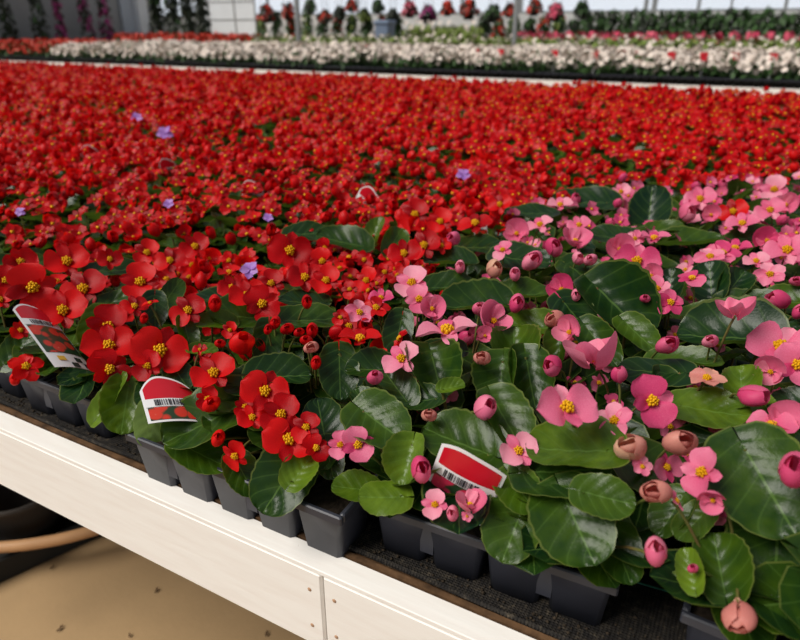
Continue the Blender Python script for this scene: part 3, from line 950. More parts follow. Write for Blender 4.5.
def cell_pack(loc, rz, nx, ny, label, group=None, name='cell_pack', pitch=(XP, YP), hgt=.055):
    root = empty(name, loc, label, 'tray', group, rz)
    px_, py_ = pitch
    w, d = nx * px_, ny * py_
    rim = MB()
    # rim lip
    for (lo, hi) in (((-.003, -.003, hgt - .009), (w + .003, .002, hgt)), ((-.003, d - .002, hgt - .009), (w + .003, d + .003, hgt)),
                     ((-.003, .002, hgt - .009), (.002, d - .002, hgt)), ((w - .002, .002, hgt - .009), (w + .003, d - .002, hgt))):
        bbox_mesh(rim, lo, hi, .0012)
    for i in range(1, nx):
        box(rim, (i * px_ - .002, 0, hgt - .005), (i * px_ + .002, d, hgt - .001))
    for i in range(1, nx):
        if i % 2 == 1:
            box(rim, (i * px_ - .006, .0035, .016), (i * px_ + .006, d - .006, hgt - .004))
    for j in range(1, ny):
        box(rim, (0, j * py_ - .002, hgt - .005), (w, j * py_ + .002, hgt - .001))
    link('rim', rim.mesh('rim', M['plastic'], False), root)
    for i in range(nx):
        for j in range(ny):
            c = MB()
            g = .0035 if i % 2 else .001
            g2 = .001 if i % 2 else .0035
            frustum(c, i * px_ + g2 * .4, (i + 1) * px_ - g * .4, j * py_ + .001, (j + 1) * py_ - .001, 0, hgt - .004, .0045)
            co = link('cell', c.mesh('cell', M['plastic']), root)
            so = MB()
            box(so, (i * px_ + .002, j * py_ + .002, hgt - .012), ((i + 1) * px_ - .002, (j + 1) * py_ - .002, hgt - .006))
            s_ = link('soil', so.mesh('soil', M['soil']), co)
    return root


packs = [(-.665, .374, 2, 'left of the middle'), (-.475, .347, 4, ''), (-.222, .372, 4, ''), (.028, .372, 4, '')]
cell_pack((-.715, .362, 0), .0, 3, 3, 'dark plastic cell pack at the far left under the tall red tag')
cell_pack((-.49, .338, 0), -.0, 5, 3, 'dark plastic cell pack holding red begonias, flush with the white board')
cell_pack((-.226, .366, 0), math.radians(2), 4, 3, 'dark plastic cell pack holding pink begonias below the pink tag')
cell_pack((.022, .372, 0), math.radians(-3), 4, 3, 'dark plastic cell pack in the bottom right corner under big leaves')
cell_pack((-.93, .366, 0), math.radians(1), 4, 3, 'dark plastic cell pack running out of the left edge of the picture')

# ------------------------------------------------------------------ benches
FLOOR = -.75


def bench(name, x0, x1, y0, y1, label, joints, fine=True):
    root = empty(name, ((x0 + x1) / 2, y0, FLOOR), label, 'bench')
    off = np.array([-(x0 + x1) / 2, -y0, -FLOOR])
    xs = [x0] + joints + [x1]
    for a, b_ in zip(xs[:-1], xs[1:]):
        m = MB()
        bbox_mesh(m, np.array((a + .0008, y0 - .0235, -.098)) + off, np.array((b_ - .0008, y0 + .001, -.0055)) + off, .002)
        link('front_board', m.mesh('front_board', M['paint'], False), root)
    m = MB()
    bbox_mesh(m, np.array((x0, y0 - .0237, -.005)) + off, np.array((x1, y0 - .0005, 0)) + off, .0006)
    link('top_strip', m.mesh('top_strip', M['paint'], False), root)
    m = MB()
    box(m, np.array((x0, y0 + .001, -.018)) + off, np.array((x1, y0 + .006, .001)) + off)
    link('plywood_edge', m.mesh('plywood_edge', M['wood'], False), root)
    m = MB()
    box(m, np.array((x0, y0 + .006, -.02)) + off, np.array((x1, y1, -.003)) + off)
    link('deck', m.mesh('deck', M['wood'], False), root)
    x = x0 + 1.3
    while x < x1:
        for yy in (y0 + .7, y1 - .3):
            m = MB()
            bbox_mesh(m, np.array((x - .045, yy - .045, FLOOR)) + off, np.array((x + .045, yy + .045, -.02)) + off, .004)
            link('leg', m.mesh('leg', M['paint'], False), root)
        x += 2.4
    if fine:
        for q in joints:
            for dx in (-.014, .012):
                for dz in (-.028, -.072):
                    m = MB()
                    ellip(m, np.array((q + dx, y0 - .0235, dz)) + off, (.0022, .0008, .0022), 5, 8)
                    link('nail_head', m.mesh('nail_head', M['nail']), root)
    return root


jx = 0
d_ = ray(322, 585)
t_ = (.3245 - CAM[1]) / d_[1]
jx = float((CAM + d_ * t_)[0])
bench('plant_bench', -6.6, 1.3,   .348, 3.97, 'white painted wooden plant bench in front, full of begonias', [-3.5, jx])
m = MB()
n = 60
g = np.stack(np.meshgrid(np.linspace(-6.6, 1.3, 300), np.linspace(.356, 3.95, 40), indexing='ij'), 2).reshape(-1, 2)
z = .0005 + .0012 * np.abs(np.sin(g[:, 0] * 31)) * (g[:, 1] < .5)
m.add(np.column_stack([g, z]), grid_faces(300, 40)[:, ::-1], g)
tube(m, [[xq, .3575 + .0012 * math.sin(xq * 23), .002] for xq in np.linspace(-6.6, 1.3, 160)], .0028, 6)
o = link('bench_cover', m.mesh('bench_cover', M['fabric']))
tag(o, 'black woven landscape fabric covering the top of the near bench', 'fabric')
m = MB()
P1, P2 = un(622, 578, .002), un(760, 622, .002)
tube(m, [P1, (P1 + P2) / 2 + np.array([0, .002, 0]), P2], .0009, 5)
tube(m, [un(350, 500, .002), un(372, 515, .002)], .0006, 5)
o = link('thread', m.mesh('thread', M['green_thread']))
tag(o, 'thin green thread lying on the black fabric at lower right', 'thread')

# ------------------------------------------------------------------ plant tags
def tag_outline(w, h, taper, wave, k=24):
    """rows of points: top profile to bottom, returns func(x01, y) -> local"""
    def top(x):
        return wave * (.5 * math.cos((x - .42) * 2 * PI * .9) - .15) * w
    return top


def plant_tag(px, py, wpx, u, v, pic, label, hlen=2.3, group=None, dz=.02, wave=.22, name='plant_tag', mark=True):
    """px,py = middle of the top edge; u = across, v = down (view frame)"""
    P = hit(px, py, dz) if not isinstance(px, np.ndarray) else px
    dpt = (P - CAM) @ FWD
    W = wpx * dpt / F
    fr, fu, ff = frame(px, py)
    U = fr * u[0] + fu * u[1] - ff * u[2]
    U /= np.linalg.norm(U)
    V = fr * v[0] + fu * v[1] - ff * v[2]
    V = V - U * (V @ U)
    V /= np.linalg.norm(V)
    Nn = np.cross(U, -V)
    flip = 1 if Nn @ (CAM - P) > 0 else -1
    Nn = Nn * flip
    # object frame: x = U, y = -V, z = toward the viewer side
    R = np.stack([U, -V, np.cross(U, -V)], 1)
    root = empty(name, P, label, 'plant tag', group)
    root.matrix_world = M4(R, 1, P)
    zs = flip

    def top(x):
        return wave * W * (1 - abs(2 * x - 1) ** 2.6 + .12 * math.sin(2 * PI * x) - .6)

    def sheet(mat, x0, x1, ya, yb, z, nm, parent, th=.0004, fa=None, n=25):
        """ya, yb in widths below the top edge; ya None follows the top profile with inset"""
        m_ = MB()
        xs = np.linspace(x0, x1, n)
        rows = []
        for q in range(5):
            f_ = q / 4
            r_ = []
            for x in xs:
                a_ = (top(x) - ya[1] * W) if isinstance(ya, tuple) else -ya * W
                y_ = a_ * (1 - f_) + (-yb * W) * f_
                bend = .06 * W * ((x - .5) * 2) ** 2
                r_.append([(x - .5) * W, y_, z * zs - zs * bend])
            rows.append(r_)
        a = np.array(rows).reshape(-1, 3)
        bk = a.copy()
        bk[:, 2] -= zs * th
        m_.add(a, grid_faces(5, n), None)
        m_.add(bk, grid_faces(5, n)[:, ::-1], None)
        return link(nm, m_.mesh(nm, mat, True), parent)

    sheet(M['white'], 0, 1, ('t', 0), hlen, 0, 'card', root)
    sheet(M['tagred'], .05, .95, ('t', .06), .42, .0005, 'red_panel', root)
    if mark:
        strip = sheet(M['white'], .02, .98, .425, .62, .0006, 'barcode_strip', root, n=9)
        m_ = MB()
        x = .18
        while x < .72:
            w_ = random.choice([.01, .015, .025])
            box(m_, ((x - .5) * W, -.60 * W, .0004 * zs - zs * .06 * W * ((x - .5) * 2) ** 2 + zs * .0006), ((x + w_ - .5) * W, -.455 * W, .0004 * zs - zs * .06 * W * ((x - .5) * 2) ** 2 + zs * .0009))
            x += w_ + random.choice([.012, .02, .03])
        link('barcode', m_.mesh('barcode', M['ink'], False), strip)
        sheet(M[pic], .05, .95, .635, min(1.5, hlen - .05), .0005, 'flower_picture', root)
        if hlen > 1.9:
            for (x, yq, mt) in ((.2, 1.62, 'yellowink'), (.62, 1.62, 'ink'), (.45, 1.8, 'ink'), (.8, 1.78, 'ink')):
                sheet(M[mt], x, x + .17, yq, yq + .13, .0007, 'care_symbol', root, n=3)
    return root


plant_tag(474, 459, 72, (66, -33, 2), (-17, -31, -36), 'picpink', 'red topped plant tag with barcode among pink begonias at the bench edge', 1.25, dz=.038, wave=.13)
plant_tag(166, 382, 54, (50, -1, -18), (28, -40, 34), 'picred', 'short red tag with arched top wedged between leaves of red begonias', .98, dz=.022, wave=.34)
plant_tag(32, 308, 46, (35, -9, -30), (57, -67, 52), 'picred', 'tall leaning red tag with flower picture at the left edge', 1.95, dz=.045, wave=.22)
for (x, y_, w, u, lab) in ((91, 149, 20, (.9, -.3, .2), 'red tag with white arched rim deep in the red bed, farthest left'), (252, 184, 22, (.95, -.1, .2), 'white edge of a plant tag showing above red blooms left of the middle'),
                           (372, 193, 26, (.75, -.6, .2), 'red tag with white rim sticking up from red blooms at the middle'), (166, 161, 16, (.95, .1, .2), 'small white rimmed tag half sunk in red blooms, beside the lilac bloom'),
                           (479, 222, 14, (.95, .1, .2), 'small white tag edge peeking out behind the first pink plants'), (445, 11 + 150, 1, (1, 0, 0), None)):
    if lab:
        plant_tag(x, y_, w, u, (.1, -.8, -.3), 'picred', lab, 1.3, dz=.014, wave=.4)

# stray lilac blooms in the red bed
for (x, y_, w, lab) in ((137, 118, 13, 'lilac bloom alone in the red bed, farthest back'), (165, 134, 18, 'lilac bloom in the red bed nearest the upper left'), (169, 204, 13, 'pale pink bloom in the middle of the red bed at left'),
                        (463, 175, 16, 'violet bloom lying among red blooms behind the pink plants'), (250, 270, 22, 'pale lilac bloom cluster low between red blooms'), (268, 218, 12, 'bluish bloom between red blooms left of the middle tag'), (20, 212, 12, 'bluish bloom near the left edge of the red bed')):
    P = hit(x, y_, .02)
    S = w * ((P - CAM) @ FWD) / F
    if 'lilac_m' not in M:
        M['lilac_m'] = petal_material('lilac petal', [(0, (.35, .16, .6)), (.5, (.5, .28, .7)), (1, (.65, .5, .8))])
    b = MB()
    petals(b, 'F', int(x), 1)
    stalk = MB()
    root = empty('lilac_flower', (P[0], P[1], BASE), lab, 'flower')
    link('petals', b.mesh('petals', M['lilac_m']), root, M4(basis(cv((0, .4, .9)), RIGHT), S, np.array([0, 0, P[2] - BASE])))
    tube(stalk, [[0, 0, 0], [0.002, 0, (P[2] - BASE) / 2], [0, 0, P[2] - BASE]], .001, 5)
    link('stem', stalk.mesh('stem', M['stem']), root)

# ------------------------------------------------------------------ under the bench and the floor
m = MB()
box(m, (-16, -3, FLOOR - .1), (6, 22, FLOOR))
o = link('floor', m.mesh('floor', M['concrete'], False))
tag(o, 'tan concrete greenhouse floor', None, None, 'structure')

A1, A2 = un(-10, 588, FLOOR), un(92, 541, FLOOR)
ud = (A2 - A1) / np.linalg.norm(A2 - A1)
angt = math.atan2(ud[1], ud[0])
LT = float(np.linalg.norm(A2 - A1)) + .05
root = empty('nursery_flat', (A1[0], A1[1], FLOOR), 'black nursery flat on the floor under the bench, hose lying over it', 'tray', None, angt)
m = MB()
for (lo, hi) in (((-.25, 0, 0), (LT, .012, .06)), ((-.25, .33, 0), (LT, .342, .06)), ((-.25, 0, 0), (-.238, .342, .06)), ((LT - .012, 0, 0), (LT, .342, .06)), ((-.25, 0, 0), (LT, .342, .006))):
    bbox_mesh(m, lo, hi, .002)
link('tray_wall', m.mesh('tray_wall', M['black'], False), root)
P = un(2, 512, FLOOR + .13)
root = empty('nursery_pot', (P[0] - .03, P[1] + .06, FLOOR + .007), 'dark plastic nursery pot standing in the black flat under the bench', 'pot')
m = MB()
rr = [.01, .075, .095, .10, .102, .096, .09, .07, .01]
zz = [0, 0, .13, .131, .148, .148, .12, .02, .02]
v = []
for r, z in zip(rr, zz):
    for j in range(24):
        v.append([r * math.cos(j * PI / 12), r * math.sin(j * PI / 12), z])
m.add(np.array(v), wrap_faces(len(rr), 24))
link('pot_body', m.mesh('pot_body', simple('worn grey pot', (.06, .05, .042), .7, .3, .3), True), root)
hp = [un(-120, 556, FLOOR + .09), un(-40, 550, FLOOR + .085), un(20, 546, FLOOR + .085), un(60, 539.5, FLOOR + .085), un(92, 531, FLOOR + .085), un(150, 512, FLOOR + .07), un(230, 470, FLOOR + .03)]
hp = np.array(hp)
tt = np.linspace(0, len(hp) - 1, 40)
hp = np.stack([np.interp(tt, np.arange(len(hp)), hp[:, i]) for i in range(3)], 1)
for _ in range(6):
    hp[1:-1] = (hp[:-2] + hp[1:-1] * 2 + hp[2:]) / 4
m = MB()
tube(m, hp, .0135, 12)
o = link('garden_hose', m.mesh('garden_hose', M['hose']))
tag(o, 'tan garden hose curving over a black flat beneath the bench', 'hose')
for (x, y_, sz, rz, lab) in ((157, 591, .015, .5, 'dry dark leaf scrap on the concrete below the middle of the white board'), (61, 629, .016, .2, 'thin brown leaf scrap on the concrete at lower left'), (267, 634, .014, .4, 'brown leaf scrap on the concrete near the bottom edge'), (130, 636, .011, .8, 'small dry scrap on the concrete at the bottom left'), (53, 568, .014, .3, 'reddish dry petal on the concrete beside the black flat')):
    P = un(x, y_, FLOOR)
    v, f, uv = leaf_t(7, 5, .8, .3, .3, .1, 0, int(x), .35)
    m = MB()
    m.add(v * sz @ rotz(rz).T + np.array([0, 0, .004]), f, uv)
    o = link('fallen_leaf', m.mesh('fallen_leaf', M['litter']))
    o.location = (P[0], P[1], FLOOR)
    tag(o, lab, 'leaf', 'leaf scraps on the floor')
# soil crumbs on the fabric
m = MB()
for i in range(500):
    P = np.array([RNG.uniform(-1.0, .3), .36 + abs(RNG.normal(0, .02)), .002])
    ellip(m, P, RNG.uniform(.0006, .0022, 3), 3, 4, 0)
o = link('soil_crumbs', m.mesh('soil_crumbs', simple('soil crumbs', (.07, .052, .036), .95, .1, .6, 100)))
tag(o, 'loose soil crumbs along the edge of the black fabric', 'soil', kind='stuff')

# ------------------------------------------------------------------ the greenhouse behind
M['wallgrey'] = simple('grey greenhouse wall', (.33, .34, .35), .7, .3, .15, .6)
M['wallwhite'] = simple('pale end wall', (.62, .63, .62), .7, .3, .2, .8)
M['steel'] = simple('galvanised steel', (.30, .31, .31), .45, .5, .2, 6, metal=.3)
M['whitepanel'] = simple('white panel', (.74, .78, .82), .5, .4, .06, 3)
M['darkleaf'] = simple('dark shrub leaf', (.022, .032, .016), .6, .3, .6, 20)
M['limeleaf'] = simple('lime foliage', (.22, .30, .06), .6, .3, .5, 20)
M['midleaf'] = simple('green foliage', (.04, .10, .022), .55, .3, .5, 20)
M['whitepetal'] = simple('white petal', (.80, .70, .62), .6, .3, .18, 30)
M['magenta'] = simple('magenta petal', (.42, .04, .22), .6, .3, .5, 20)
M['coral'] = simple('coral red petal', (.62, .035, .012), .5, .3, .35, 20)
M['rosepetal'] = simple('rose petal', (.66, .07, .14), .5, .3, .35, 20)
M['bluegrey'] = simple('blue grey plastic', (.16, .21, .30), .5, .4)
M['teal'] = simple('teal panel', (.05, .28, .30), .5, .4)
M['barkwire'] = simple('grey wire', (.12, .12, .12), .5, .4)
M['poly'] = None


def pane_material():
    m, nt, out = nt_new('clear greenhouse sheeting')
    a = N(nt, 'ShaderNodeBsdfTransparent')
    a.inputs[0].default_value = (.95, .97, 1, 1)
    b_ = N(nt, 'ShaderNodeBsdfTranslucent')
    b_.inputs[0].default_value = (.8, .84, .88, 1)
    mx = N(nt, 'ShaderNodeMixShader')
    mx.inputs[0].default_value = .15
    nt.links.new(a.outputs[0], mx.inputs[1])
    nt.links.new(b_.outputs[0], mx.inputs[2])
    nt.links.new(mx.outputs[0], out.inputs[0])
    return m


M['poly'] = pane_material()


def struct(name, lo, hi, mat):
    m = MB()
    box(m, lo, hi)
    o = link(name, m.mesh(name, mat, False))
    o['kind'] = 'structure'
    return o


WX, WY = -17.5, 16.0
struct('wall_left', (WX - .12, -3, FLOOR), (WX, WY, 3.2), M['wallgrey'])
SILL = .72
struct('wall_back', (WX, WY, FLOOR), (7, WY + .12, SILL), M['wallwhite'])
x = WX
k = 1
while x < 6.9:
    x2 = min(x + 3.0, 7)
    m = MB()
    for (a, b_, c_, d_) in ((x, x + .05, SILL, 3.2), (x2 - .05, x2, SILL, 3.2), (x + .05, x2 - .05, SILL, SILL + .05), (x + .05, x2 - .05, 3.15, 3.2), (x + 1.48, x + 1.52, SILL + .05, 3.15)):
        box(m, (a, WY + .02, c_), (b_, WY + .09, d_))
    o = link(f'window_{k}', m.mesh('window_frame', M['steel'], False))
    o['kind'] = 'structure'
    m = MB()
    box(m, (x + .05, WY + .05, SILL + .05), (x2 - .05, WY + .056, 3.15))
    link('pane', m.mesh('pane', M['poly'], False), o)
    x = x2
    k += 1


def at(px, Y):
    d = ray(px, 27)
    t = (Y - CAM[1]) / d[1]
    return (CAM + d * t)[0], Y


def atx(px, X):
    d = ray(px, 27)
    t = (X - CAM[0]) / d[0]
    return X, (CAM + d * t)[1]


def zof(py, x, y):
    """height seen at picture row py at a place"""
    dh = np.array([x, y, 0]) - np.array([CAM[0], CAM[1], 0])
    f = np.array([FWD[0], FWD[1], 0])
    f /= np.linalg.norm(f)
    dep = dh @ f
    ang = math.atan((320 - py) / F) - PITCH
    return HC + dep * math.tan(ang)


# door in the end wall (pane grid) and a pale door leaf with a jamb at the left wall
xa, xb = at(205, WY - .03)[0], at(257, WY - .03)[0]
m = MB()
box(m, (xa, WY - .06, FLOOR), (xb, WY - .02, 1.6))
o = link('door_1', m.mesh('door_panel', M['whitepanel'], False))
o['kind'] = 'structure'
for q in (.12, .62, 1.0):
    m = MB()
    box(m, (xa + (xb - xa) * q - .02, WY - .075, FLOOR), (xa + (xb - xa) * q + .02, WY - .06, 1.6))
    link('glazing_bar', m.mesh('glazing_bar', M['steel'], False), o)
for q in (.62, 1.1):
    m = MB()
    box(m, (xa, WY - .072, q), (xb, WY - .061, q + .025))
    link('glazing_bar', m.mesh('glazing_bar', M['steel'], False), o)
(x1, y1), (x2, y2) = atx(124, WX + .1), atx(141, WX + .1)
m = MB()
box(m, (WX + .02, y1, FLOOR), (WX + .1, y2, 2.4))
o = link('door_2', m.mesh('door_panel', M['bluegrey_pale'] if 'bluegrey_pale' in M else simple('pale blue door', (.40, .45, .52), .5, .4), False))
o['kind'] = 'structure'
(x1, y1), (x2, y2) = atx(141, WX + .3), atx(150, WX + .3)
struct('trim_1', (WX + .02, y1, FLOOR), (WX + .3, y2, 2.4), M['whitepanel'])

for (px, Y, wpx, lab) in ((298, 9.05, 7, 'grey steel greenhouse post left of the middle'), (515, 9.05, 6, 'grey steel greenhouse post right of the middle'), (643, 15.2, 5, 'thin grey post at the bright end wall, left of the three'), (695, 15.2, 4, 'thin grey post at the bright end wall, middle of the three'), (781, 15.2, 4, 'thin grey post at the bright end wall, right of the three')):
    x, y = at(px, Y)
    wd = wpx * Y * .88 / F * .75
    root = empty('greenhouse_post', (x, y, FLOOR), lab, 'post', 'greenhouse posts')
    m = MB()
    bbox_mesh(m, (-wd / 2, -wd / 2, .01), (wd / 2, wd / 2, 3.6), .006)
    link('shaft', m.mesh('shaft', M['steel'], False), root)
    m = MB()
    bbox_mesh(m, (-wd, -wd, 0), (wd, wd, .012), .003)
    link('base_plate', m.mesh('base_plate', M['steel'], False), root)


def dome(rg, nleaf, nflow, r, h, fs, ls, petal_n=5, up=.5):
    """low-growing plant: leaves mat 0, blooms mat 1"""
    mb = MB()
    for i in range(nleaf):
        a = rg.uniform(0, 6.3)
        q = math.sqrt(rg.random())
        P = np.array([r * q * math.cos(a), r * q * math.sin(a), h * (.15 + .75 * rg.random() * (1 - .4 * q * q))])
        R = basis(np.array([math.cos(a) * .6, math.sin(a) * .6, .8]) + rg.normal(0, .3, 3), np.array([math.cos(a), math.sin(a), -.1]))
        v, f, uv = leaf_t(3, 3, .4, .2, .2, 0, 0, i, .6)
        mb.add((v * ls) @ R.T + P, f, uv, .3, 0)
    for i in range(nflow):
        a = rg.uniform(0, 6.3)
        q = math.sqrt(rg.random())
        P = np.array([r * q * math.cos(a), r * q * math.sin(a), h * (1.0 - .5 * q * q) * rg.uniform(.75, 1.05)])
        R = basis(np.array([math.cos(a) * q, math.sin(a) * q - .3, up]) + rg.normal(0, .2, 3), np.array([1.0, .3, 0]))
        for k in range(petal_n):
            v, f, uv = petal_t(.5, .5, 3, 3, .3, .1, k)
            mb.add((v @ rotz(k * 2 * PI / petal_n).T * fs * rg.uniform(.85, 1.1)) @ R.T + P, f, uv, .3, 1)
    return mb


B2 = 5.9
bench('plant_bench', -12.5, 2.4, B2, 8.7, 'white rimmed plant bench across the aisle, holding white flowers', [-8.6, -5.0, -1.4], False)
m = MB()
box(m, (-12.5, B2 + .01, -.003), (2.4, 8.7, .002))
o = link('bench_cover', m.mesh('bench_cover', M['fabric'], False))
tag(o, 'black woven landscape fabric covering the top of the far bench', 'fabric')

# trays along its front
tx = -9.7
pro = None
while tx < 1.2:
    if pro is None:
        pro = MB()
        for i in range(4):
            frustum(pro, i * .068 + .001, (i + 1) * .068 - .001, 0, .12, 0, .05, .006)
        rim = MB()
        for (lo, hi) in (((-.002, -.004, .046), (.274, .0, .054)), ((-.002, .12, .046), (.274, .124, .054)), ((-.002, 0, .046), (.001, .12, .054)), ((.271, 0, .046), (.274, .12, .054)), ((0, 0, .044), (.272, .12, .046))):
            box(rim, lo, hi)
        pro, rim = pro.mesh('cells', M['black']), rim.mesh('rim', M['plastic'], False)
    root = empty('growing_tray', (tx, B2 + .05, .002), 'black plastic growing tray in the front rank of the far bench, under small flowers', 'tray', 'trays along the front of the far bench')
    link('tray_cells', pro, root)
    link('rim', rim, root)
    tx += .278

# small plants on the far bench
rg = np.random.default_rng(5)
PW = [dome(rg, 15, 17, .08, .215, .055, .06) for _ in range(7)]
PWm = [b.mesh('white_bedding_plant', [M['midleaf'], M['whitepetal'], M['stamen']]) for b in PW]
PRm = [dome(rg, 16, 12, .075, .215, .05, .065).mesh('red_bedding_plant', [M['midleaf'], M['coral']]) for _ in range(4)]
spots = []
yy = B2 + .11
r_ = 0
while yy < 8.6:
    for xx in np.arange(-12.4, 2.0, .125):
        px, py, d = pr((xx, yy, .15))
        if -40 < px < 880:
            spots.append((d, xx + rg.uniform(-.02, .02), yy + rg.uniform(-.02, .02), px, r_))
    yy += .125
    r_ += 1
spots.sort()
nw = nr_ = 0
mass = MB()
for (d, xx, yy, px, r_) in spots:
    lim = -8.55 - .5 * max(0, yy - 6.4)
    red = xx < lim or (abs(xx + 4.2) < .12 and 6.9 < yy < 7.15) or (abs(xx + 1.2) < .3 and 6.7 < yy < 6.85)
    seen = -10 < px < 810
    s = .85 + .3 * rg.random()
    if red and seen and nr_ < 150:
        o = link('red_bedding_plant', PRm[int(rg.integers(4))])
        tag(o, 'small red flowering plant at the left end of the far bench' if xx < -6 else 'small red flowering plant set among the white ones on the far bench', 'plant', 'red plants at the left of the far bench' if xx < -6 else 'red plants among the white ones')
        nr_ += 1
    elif not red and seen and nw < 300:
        o = link('white_bedding_plant', PWm[int(rg.integers(7))])
        tag(o, 'small white flowering plant in the front ranks of the far bench', 'plant', 'white plants on the far bench')
        nw += 1
    else:
        b = PW[int(rg.integers(7))]
        a = rotz(rg.uniform(0, 6.3)) * s
        for v, f, uv, t, mm in zip(b.v, b.f, b.u, b.t, b.m):
            mass.add(v @ a.T + np.array([xx, yy, .004]), f - f.min(), uv, t, 2 if (red and mm[0] == 1) else int(mm[0]))
        continue
    o.location = (xx, yy, .03 if yy < B2 + .18 else .004)
    o.rotation_euler = (0, 0, rg.uniform(0, 6.3))
    o.scale = (s, s, s)
o = link('bedding_plants', mass.mesh('bedding_plants', [M['midleaf'], M['whitepetal'], M['coral']]))
tag(o, 'white bedding flowers filling the rear of the far bench', 'flowers', kind='stuff')
for i, px in enumerate((598, 642, 676, 709, 741, 780, 477, 502, 557)):
    x, y = at(px, B2 + .2)
    root = empty('price_tag', (x, y, .004), f'small red tag among white plants on the far bench, {ORD[i]} of those at right' if i < 6 else f'small red tag among white plants on the far bench, {ORD[i - 6]} from the middle post', 'plant tag', 'red tags on the far bench')
    m = MB()
    box(m, (-.03, -.001, .17), (.03, .001, .235))
    link('red_panel', m.mesh('red_panel', M['tagred'], False), root)
    m = MB()
    box(m, (-.008, -.0008, 0), (.008, .0008, .17))
    link('stake', m.mesh('stake', M['white'], False), root)

# third bench and what stands on it
bench('plant_bench', -13.4, 3.5, 9.6, 11.2, 'third plant bench behind the white flowers, mostly hidden', [-7.8, -2.0], False)
PC = [dome(rg, 16, 18, .13, .34, .085, .09).mesh('coral_bedding_plant', [M['midleaf'], M['coral']]) for _ in range(4)]
PL = [dome(rg, 34, 4, .13, .33, .06, .1).mesh('lime_foliage_plant', [M['limeleaf'], M['whitepetal']]) for _ in range(4)]
PP = [dome(rg, 16, 16, .14, .30, .085, .09).mesh('rose_bedding_plant', [M['midleaf'], M['rosepetal']]) for _ in range(4)]
for row_ in range(4):
    for xx in np.arange(-13.2, 3.3, .2):
        yy = 9.75 + row_ * .3
        px, py, d = pr((xx, yy, .2))
        if not -5 < px < 806:
            continue
        if 118 < px < 256:
            o = link('coral_bedding_plant', PC[int(rg.integers(4))])
            tag(o, 'coral red flowering plant on the third bench, before the pale door', 'plant', 'coral plants on the third bench')
        elif px >= 256:
            o = link('lime_foliage_plant', PL[int(rg.integers(4))])
            tag(o, 'lime green foliage plant on the third bench behind the white flowers', 'plant', 'lime plants on the third bench')
        else:
            continue
        o.location = (xx + rg.uniform(-.04, .04), yy, -.003)
        o.rotation_euler = (0, 0, rg.uniform(0, 6))
# fourth bench: rose blooms, dark hedge of shrubs behind
bench('plant_bench', -10.0, 4.5, 12.2, 15.0, 'fourth plant bench far back, carrying rose flowers and dark shrubs', [-4.0], False)
for row_ in range(3):
    for xx in np.arange(-9.5, 4.0, .26):
        yy = 12.4 + row_ * .35
        px, py, d = pr((xx, yy, .2))
        if 520 < px < 806:
            o = link('rose_bedding_plant', PP[int(rg.integers(4))])
            tag(o, 'rose pink flowering plant far back at right before the dark shrubs', 'plant', 'rose plants on the fourth bench')
            o.location = (xx, yy, -.003)
            o.rotation_euler = (0, 0, rg.uniform(0, 6))
            o.scale = (1, 1, 1.2)
        elif 405 < px < 480:
            o = link('lime_foliage_plant', PL[int(rg.integers(4))])
            tag(o, 'bright green foliage plant far back, left of the middle post', 'plant', 'bright green plants on the fourth bench')
            o.location = (xx, yy, -.003)
            o.scale = (1.1, 1.1, 1.7)


def shrub(rg, h, r, n, ls, mats, nf=0, fs=.08, base=.12):
    mb = MB()
    for i in range(n):
        a = rg.uniform(0, 6.3)
        t = rg.random()
        q = r * math.sqrt(rg.random()) * (1 - .45 * t)
        P = np.array([q * math.cos(a), q * math.sin(a), base + t * (h - base)])
        R = basis(np.array([math.cos(a), math.sin(a), .5]) + rg.normal(0, .3, 3), np.array([math.cos(a), math.sin(a), -.3]))
        v, f, uv = leaf_t(3, 3, .3, .2, .2, 0, 0, i, .6)
        mb.add((v * ls * rg.uniform(.7, 1.2)) @ R.T + P, f, uv, .3, 1 if i < nf else 0)
    return mb.mesh('foliage', mats)


def potted(name, x, y, z, h, r, mats, lab, cat, group, n=160, nf=0, ls=.1):
    root = empty(name, (x, y, z), lab, cat, group)
    m = MB()
    pr_ = min(.13, r * .8)
    rr = np.array([.01, .75, 1.0, 1.06, 1.06, .9, .01]) * pr_
    zz = np.array([0, 0, .8, .8, 1, .95, .9]) * .16
    v = np.array([[a * math.cos(j * PI / 6), a * math.sin(j * PI / 6), c_] for a, c_ in zip(rr, zz) for j in range(12)])
    m.add(v, wrap_faces(7, 12))
    link('pot', m.mesh('pot', M['black']), root)
    link('foliage', shrub(rg, h, r, n, ls, mats, nf), root)


for i, px in enumerate(range(586, 806, 13)):
    x, y = at(px, 14.4)
    z1 = zof(12 + rg.uniform(-2, 3), x, y)
    potted('dark_shrub', x, y, -.003, max(.5, z1), .24, [M['midleaf'], M['darkleaf']], 'dark green shrub in the long row before the bright end wall', 'shrub', 'dark shrubs before the end wall', 150, 60, .13)
for i, px in enumerate(list(range(262, 404, 15)) + list(range(484, 580, 15))):
    x, y = at(px, 14.4)
    z1 = zof((17 if px < 420 else 20) + rg.uniform(-4, 3), x, y)
    potted('green_shrub', x, y, -.003, max(.4, z1), .22, [M['midleaf'], M[('limeleaf', 'darkleaf', 'coral')[i % 3]]], 'leafy green shrub in a pot behind the lime plants, before the end wall', 'shrub', 'green shrubs before the end wall', 130, 50, .13)
